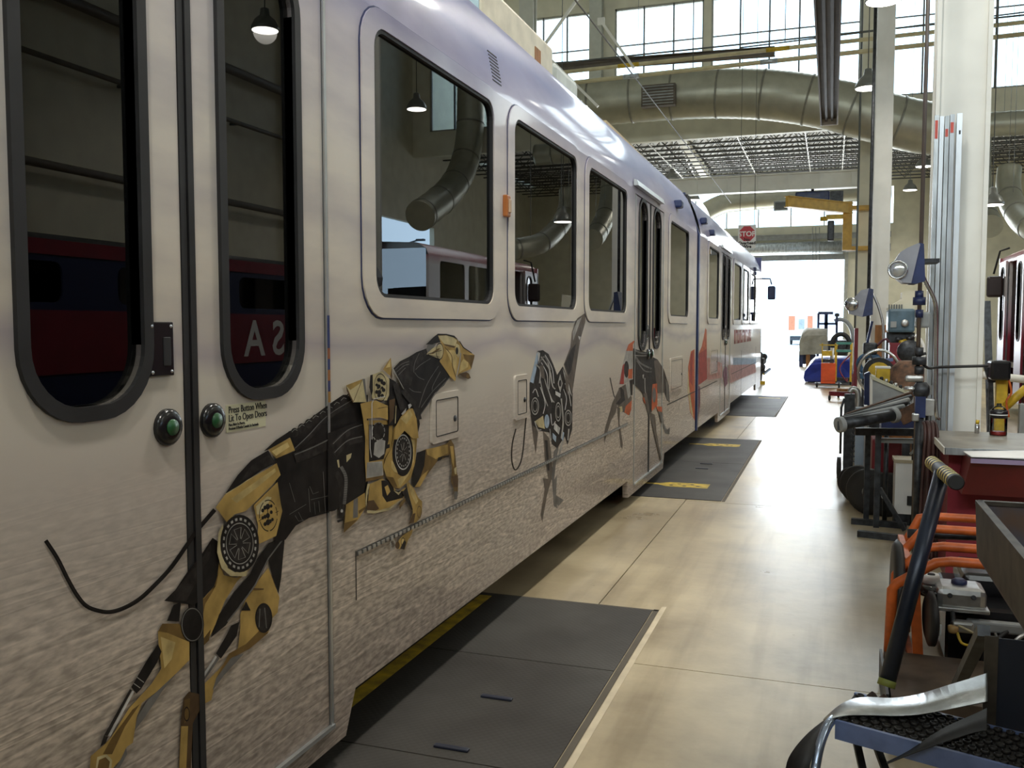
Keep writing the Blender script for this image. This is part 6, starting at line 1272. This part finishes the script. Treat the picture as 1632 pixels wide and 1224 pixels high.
# teal rail cart
t = thing('rail_cart', 'cart with two teal handrails behind the orange tool cart', 'cart', pt(1345, 600, Y=28)); a, b = pt(1333, 547, Y=28), pt(1357, 547, Y=28); M_teal = mat('teal_paint', (0.06, 0.25, 0.22), .45)
for z in (a.z, a.z - .22): MB().bar((a.x, 28, z), (b.x, 28, z), .07).build('handrail', M_teal, t)
for x in (a.x, b.x): MB().bar((x, 28, .1), (x, 28, a.z), .06).build('post', M_yellow, t)
MB().box(a.x - .1, b.x + .1, 28, 28.6, .12, .2).build('deck', M_darksteel, t); MB().tube(smooth([(a.x + .4, 27.9, .9), (a.x + .1, 27.8, .5), (a.x + .3, 27.8, .12), (b.x - .1, 27.9, .2)], 5), .02, 8).build('red_hose', M_red, t)
for x in (a.x, b.x): MB().lathe((x - .03, 28.1, .06), [(.02, 0), (.06, .01), (.06, .05), (.02, .06)], (1, 0, 0), 12).build('castor', M_black, t)
# blue tarpaulin over something long
def tarp(name, label, outline, Y0_, Y1_, m, seed):
    rnd = random.Random(seed); mb = MB(); n = len(outline); K_ = 5; vs = []
    for k in range(K_):
        f = k/(K_-1); y = Y0_ + (Y1_-Y0_)*f; s_ = 1 - .18*abs(2*f-1)**2
        for (x, z) in outline: vs.append((x + rnd.uniform(-.03, .03), y + rnd.uniform(-.05, .05), max(0, z*s_ + (rnd.uniform(-.03, .03) if z > .05 else 0))))
    fs = [(k*n+i, k*n+(i+1) % n, (k+1)*n+(i+1) % n, (k+1)*n+i) for k in range(K_-1) for i in range(n)]
    mb.add(vs, fs, 0, True); mb.add(vs[:n], [tuple(range(n))[::-1]]); mb.add(vs[-n:], [tuple(range(n))])
    return tag(mb.build(name, m), label, 'tarpaulin')
YB = 28.9; ol = []
for (x, y) in ((1284, 608), (1281, 601), (1284, 590), (1292, 578), (1300, 569), (1318, 568), (1335, 570), (1352, 569), (1358, 572), (1358, 600), (1357, 608)): p = pt(x, y, Y=YB); ol.append((p.x, max(0.02, p.z)))
tarp('covered_machine', 'machine under a bright blue tarpaulin behind the orange cart', ol, YB, YB + 2.0, mat('tarp_blue', (0.02, 0.05, 0.42), .38, var=.3, scale=4, bump=.3, bscale=8), 3)
YG = 40.0; ol = []
t = thing('covered_trailer', 'tall load under a grey canvas cover near the exit', 'trailer', pt(1297, 580, Y=YG))
for (x, y) in ((1275, 562), (1275, 540), (1278, 528), (1286, 523), (1305, 522), (1318, 524), (1319, 560)): p = pt(x, y, Y=YG); ol.append((p.x, p.z))
o = tarp('canvas_cover', '', ol, YG, YG + 1.6, mat('canvas_grey', (0.33, 0.32, 0.28), .8, var=.2, scale=3, bump=.3, bscale=6), 7); del o['label']; del o['category']; put(o, t)
for x in (1277, 1288, 1316):
    p = pt(x, 560, Y=YG + .2); MB().box(p.x - .08, p.x + .08, YG + .1, YG + .26, 0, p.z).build('leg', M_brownboard if x == 1288 else M_navy, t)
p0, p1 = pt(1274, 566, Y=YG + .5), pt(1300, 566, Y=YG + .5); MB().box(p0.x, p1.x, YG + .4, YG + 1.2, .1, .5).build('axle_box', M_navy, t)
# forklift in navy
YF = 42.0
t = thing('forklift', 'navy forklift with an open mast against the bright doorway', 'forklift', pt(1325, 575, Y=YF))
for x in (1304.5, 1316, 1318, 1334): p = pt(x, 499, Y=YF); MB().bar((p.x, YF, .3), (p.x, YF, p.z), .1).build('mast_post', M_navy, t)
p0, p1 = pt(1304, 499, Y=YF), pt(1328, 499, Y=YF); MB().bar(p0, p1, .12).build('guard_top', M_navy, t); MB().bar(pt(1306, 516, Y=YF), pt(1334, 516, Y=YF), .1).build('cross_bar', M_navy, t)
a, b = pt(1318, 552, Y=YF), pt(1352, 530, Y=YF); MB().cbox(((a.x+b.x)/2, YF + .7, .75), (b.x-a.x, 1.6, .7), bev=.08).build('chassis', M_darksteel, t)
c = pt(1340, 548, Y=YF - .2); MB().tube([(c.x + .35*math.cos(q*.262), YF - .2, c.z + .42*math.sin(q*.262)) for q in range(24)], .1, 10, closed=True).build('front_tyre', M_black, t)
c = pt(1338, 540, Y=YF + .4); MB().tube([(c.x + .55*math.cos(q*.2), YF + .4, c.z + .85*math.sin(q*.2)) for q in range(-1, 11)], .09, 8).build('fender_hoop', M_steelgrey, t)
for x in (a.x + .2, b.x - .1): MB().lathe((x - .1, YF + 1.2, .3), [(.1, 0), (.3, .03), (.3, .17), (.1, .2)], (1, 0, 0), 18).build('tyre', M_black, t)
MB().cbox(pt(1334, 502, Y=YF), (.2, .2, .14)).build('lamp', M_darksteel, t)

# wheel truck beyond the nose of the tram
t = thing('wheel_truck', 'dark wheel truck standing on the track just past the tram nose', 'wheel truck', (-2.3, 28.2, 0))
for x in (-2.9, -1.98): MB().lathe((x - .06, 28.2, .34), [(.06, 0), (.34, .01), (.37, .05), (.34, .1), (.06, .12)], (1, 0, 0), 24).build('wheel', M_darksteel, t)
MB().cyl((-3.0, 28.2, .34), (-1.85, 28.2, .34), .08, 12).build('axle', M_darksteel, t); MB().cbox((-2.0, 28.2, .66), (.3, 1.2, .2), bev=.04).build('side_frame', M_black, t); MB().cbox((-2.4, 28.1, .8), (.9, .5, .22), bev=.04).build('bolster', M_darksteel, t)
for (x, y, z, r_) in ((-1.92, 27.75, .5, .12), (-1.9, 28.5, .78, .1), (-1.98, 27.7, .85, .11)): MB().lathe((x, y, z), [(r_*.6, 0), (r_, .04), (r_, .18), (r_*.5, .22)], (0, -1, 0), 14).build('spring_pot', M_black, t)
MB().bar((-1.85, 27.6, .3), (-1.68, 27.9, .45), .06).build('brake_arm', M_chrome, t); MB().box(-2.3, -1.8, 27.5, 27.7, 0, .1).build('wheel_chock', M_yellow, t)
# the neighbouring red tram
XR = 3.27
def red_wrap():
    m, nt, N, L, P = nodes_of('red_tram_paint'); tc = N.new('ShaderNodeTexCoord'); sp = N.new('ShaderNodeSeparateXYZ'); L.new(tc.outputs['Object'], sp.inputs[0])
    nz = N.new('ShaderNodeTexNoise'); nz.inputs['Scale'].default_value = 1.5; L.new(tc.outputs['Object'], nz.inputs['Vector'])
    ad = N.new('ShaderNodeMath'); ad.operation = 'MULTIPLY_ADD'; ad.inputs[1].default_value = .25; L.new(nz.outputs['Fac'], ad.inputs[0]); L.new(sp.outputs['Z'], ad.inputs[2])
    mr = N.new('ShaderNodeMapRange'); mr.inputs[1].default_value = .4; mr.inputs[2].default_value = 3.6; L.new(ad.outputs[0], mr.inputs[0])
    rp = N.new('ShaderNodeValToRGB'); e = rp.color_ramp.elements; e[0].position = .15; e[0].color = (.10, .006, .012, 1); e[1].position = 1; e[1].color = (.3, .03, .05, 1)
    for p, c in ((.38, (.2, .02, .04)), (.5, (.42, .30, .36)), (.62, (.46, .43, .45)), (.8, (.48, .45, .45)), (.86, (.35, .08, .1))): q = e.new(p); q.color = (*c, 1)
    L.new(mr.outputs[0], rp.inputs['Fac']); L.new(rp.outputs[0], P.inputs['Base Color']); P.inputs['Roughness'].default_value = .3
    return m
M_redtram = red_wrap()
t = thing('red_tram', 'dark red and silver tram on the next track, right of the thick column', 'tram', (4.6, 18, 0))
wz = (1.85, 2.9); wins = [(15.4, 16.6), (16.8, 18.0)]; RY0 = 14.9
mb = MB(); holed(mb, [(RY0, .28), (21.3, .28), (21.3, 2.98), (RY0, 2.98)], [rrect(a, b, *wz, .08, 4) for a, b in wins] + [[(19.0, .25 + .1), (20.1, .35), (20.1, 2.95), (19.0, 2.95)]], XR, XR + .05); mb.build('body_side', M_redtram, t)
for a, b in wins: MB().box(XR + .015, XR + .02, a, b, *wz).build('side_window', M_glassw, t)
mb = MB(); pr = [(XR, 2.98), (XR + .05, 3.1), (XR + .25, 3.2), (XR + 1.3, 3.25), (XR + 2.4, 3.2), (XR + 2.65, 2.95)]; n = len(pr); mb.add([(p[0], y, p[1]) for y in (RY0, 21.3) for p in pr], [(i, i+1, n+i+1, n+i) for i in range(n-1)], 0, True); mb.build('roof_and_far_side', M_redtram, t, fix=False)
mb = MB(); holed(mb, [(RY0, .28), (21.3, .28), (21.3, 2.96), (RY0, 2.96)], [rrect(a, b, *wz, .08, 4) for a, b in ((15.4, 18.0), (18.4, 20.6))], XR + 2.6, XR + 2.65); mb.build('far_side', M_redtram, t)
MB().box(XR + .05, XR + 2.64, RY0, 21.25, .9, 1.0).build('car_floor', M_interior, t); MB().box(XR + .4, XR + 2.3, RY0 + .2, 20.8, 0, .9).build('underframe', M_black, t)
MB().box(XR, XR + 2.65, 21.25, 21.32, .3, 3.1).build('cab_front', M_redtram, t); MB().box(XR, XR + 2.65, RY0, RY0 + .06, .3, 2.0).build('rear_end', M_navy, t); MB().box(XR + .05, XR + 2.6, RY0, RY0 + .03, 2.0, 3.1).build('rear_reflector', glass_mat('mirror_tint_glass', (0.1, 0.1, 0.1), 6.0), t)  # strongly mirroring rear pane, added to throw sky into the near tram's windows
for a, b in ((18.35, 18.98), (20.12, 20.75)):
    mb = MB(); holed(mb, [(a, .3), (b, .3), (b, 2.98), (a, 2.98)], [rrect(a + .15, b - .15, 1.45, 2.85, .14, 6)], XR - .07, XR - .03); lf = mb.build('door_leaf', M_redtram, t)
    mb = MB(); ring(mb, rrect(a + .12, b - .12, 1.42, 2.88, .17, 6), rrect(a + .15, b - .15, 1.45, 2.85, .14, 6), XR - .05, XR - .08); mb.build('pane_gasket', M_black, lf); MB().box(XR - .055, XR - .05, a + .15, b - .15, 1.45, 2.85).build('pane', M_glassw, lf)
mp_ = pt(1583, 457, X=XR - .25); MB().tube([(XR, mp_.y - .1, mp_.z + .75), (XR - .15, mp_.y, mp_.z + .7), (XR - .25, mp_.y, mp_.z + .25)], .02, 8).build('mirror_arm', M_black, t); MB().cbox((XR - .22, mp_.y, mp_.z), (.3, .1, .42), bev=.05).build('wing_mirror', mat('mirror_brown', (0.035, 0.02, 0.02), .4), t)
t2 = thing('blue_railcar', 'dark blue and red railcar with white letters mirrored in the near door', 'railcar', (4.6, 4, 0))
mb = MB(); holed(mb, [(-5, .28), (11.3, .28), (11.3, 2.5), (-5, 2.5)], [rrect(y, y + 1.5, 1.92, 2.3, .1, 4) for y in (-3.6, -1.4, .8, 3.0, 5.2, 7.4, 9.4)], XR, XR + .05); mb.build('body_side', mat('railcar_navy', (0.015, 0.022, 0.07), .35), t2)
MB().box(XR - .012, XR - .002, -5, 11.3, 1.25, 1.85).build('red_band', M_red, t2); MB().box(XR - .012, XR - .002, -5, 11.3, 2.36, 2.5).build('red_band', M_red, t2)
mb = MB(); pr = [(XR, 2.5), (XR + .1, 2.56), (XR + 1.3, 2.6), (XR + 2.5, 2.56), (XR + 2.65, 2.5), (XR + 2.65, .3)]; n = len(pr); mb.add([(p[0], y, p[1]) for y in (-5, 11.3) for p in pr], [(i, i+1, n+i+1, n+i) for i in range(n-1)], 0, True); mb.build('roof_and_far_side', M_darksteel, t2, fix=False)
for y in (-5, 11.25): MB().box(XR, XR + 2.65, y, y + .05, .3, 2.55).build('end_wall', M_darksteel, t2)
MB().box(XR + .4, XR + 2.3, -4.5, 10.8, 0, .9).build('underframe', M_black, t2)
for y in (-3.6, -1.4, .8, 3.0, 5.2, 7.4, 9.4): MB().box(XR + .02, XR + .03, y, y + 1.5, 1.92, 2.3).build('side_window', M_glassd, t2)
text_mesh('lettering', 'AS A', .62, M_paper, frame_m((XR - .014, 10.75, 1.34), (0, -1, 0), (0, 0, 1)), t2, bold=.01)
for i, (x, y) in enumerate(((20, 48.5), (24, 66))):
    lt = thing('light_pole', ('lamp pole outside, mirrored in the large tram window', 'farther lamp pole in the yard outside')[i], 'lamp pole', (x, y, 0), 'yard lamp poles'); MB().cyl((x, y, 0), (x, y, 6.6), .09, 8, r2=.06).build('pole', M_darksteel, lt); MB().bar((x, y, 6.5), (x - .9, y - .2, 6.7), .08).build('arm', M_darksteel, lt); MB().cbox((x - 1.0, y - .2, 6.68), (.5, .25, .12)).build('lamp_head', M_darksteel, lt)

# yellow lifting stand in front of the red tram
t = thing('lifting_stand', 'yellow lifting stand with a slanted ram at the right edge', 'jack stand', pt(1612, 690, Y=13)); YL = 12.5
a, b = pt(1591, 656, Y=YL), pt(1598, 600, Y=YL)
MB().box(b.x - .06, b.x + .06, YL, YL + .12, .1, b.z).build('post', M_yellow, t); c0, c1 = pt(1603, 648, Y=YL), pt(1636, 618, Y=YL); MB().cyl(c0, c1, .05, 12).build('ram', M_yellow, t)
MB().cyl(c1, c1 + (c1 - c0)*.4, .055, 12).build('ram_end', M_darksteel, t); h = pt(1592, 590, Y=YL); MB().cbox((h.x, YL, h.z), (.22, .3, .24), bev=.03).build('head_block', M_blackgloss, t)
MB().prism([(p.x, p.z) for p in (pt(1570, 585, Y=YL), pt(1595, 590, Y=YL), pt(1590, 610, Y=YL), pt(1578, 612, Y=YL))], 1, YL + .1, YL + .16).build('side_plate', M_darksteel, t)
MB().box(b.x - .3, b.x + .4, YL - .2, YL + .4, 0, .1).build('base', M_darksteel, t); MB().box(b.x + .2, b.x + .28, YL, YL + .1, .1, .75).build('rear_post', M_steelgrey, t)
MB().tube(smooth([pt(1606, 600, Y=YL - .1), pt(1612, 625, Y=YL - .1), pt(1604, 640, Y=YL - .1), pt(1608, 665, Y=YL - .1)], 5), .012, 8).build('hose', M_orange, t)
a, b = pt(1566, 598, Y=13.2), pt(1660, 607, Y=13.2); t = thing('stock_pipe', 'pale pipe lying level behind the yellow lifting stand', 'pipe', (a.x, 13.2, 0)); MB().cyl(a, b, .05, 12).build('pipe', M_white, t)
for p in (a, b): MB().bar((p.x + .1, 13.2, 0), (p.x + .1, 13.2, p.z - .04), .05).build('trestle', M_darksteel, t)
t = thing('leaning_bars', 'dark bars leaning behind the thick column by the red tram', 'bars', pt(1576, 640, Y=14))
for i, (x0, x1) in enumerate(((1571, 1575), (1575, 1581))): MB().bar(pt(x0, 480, Y=14), (pt(x1, 600, Y=14).x, 13.7, 0), .05).build('bar', M_darksteel, t)

# outside: a parked box truck in the glare
YT_ = 90.0; c = pt(1277, 510, Y=YT_)
t = thing('parked_truck', 'pale vehicle with orange panels parked outside in the glare', 'truck', (c.x, YT_, 0))
MB().cbox((c.x, YT_, 1.9), (2.2, 5, 2.2), bev=.05).build('truck_body', M_paper, t); MB().cbox((c.x - .75, YT_ - 2.52, 2.0), (.55, .04, 1.3)).build('side_panel', mat('truck_orange', (0.6, 0.2, 0.1), .5), t); MB().cbox((c.x + .85, YT_ - 2.52, 2.0), (.45, .04, 1.3)).build('side_panel', mat('truck_orange', (0.6, 0.2, 0.1), .5), t); MB().cbox((c.x + .1, YT_ - 2.53, 1.9), (.5, .04, .9)).build('rear_window', M_steelgrey, t)
for x in (-.8, .8): MB().lathe((c.x + x - .12, YT_ - 1.6, .4), [(.2, 0), (.4, .03), (.4, .2), (.2, .24)], (1, 0, 0), 16).build('wheel', M_black, t)
MB().box(c.x - .9, c.x + .9, YT_ - 2.4, YT_ + 2.4, .4, .85).build('chassis', M_darksteel, t)
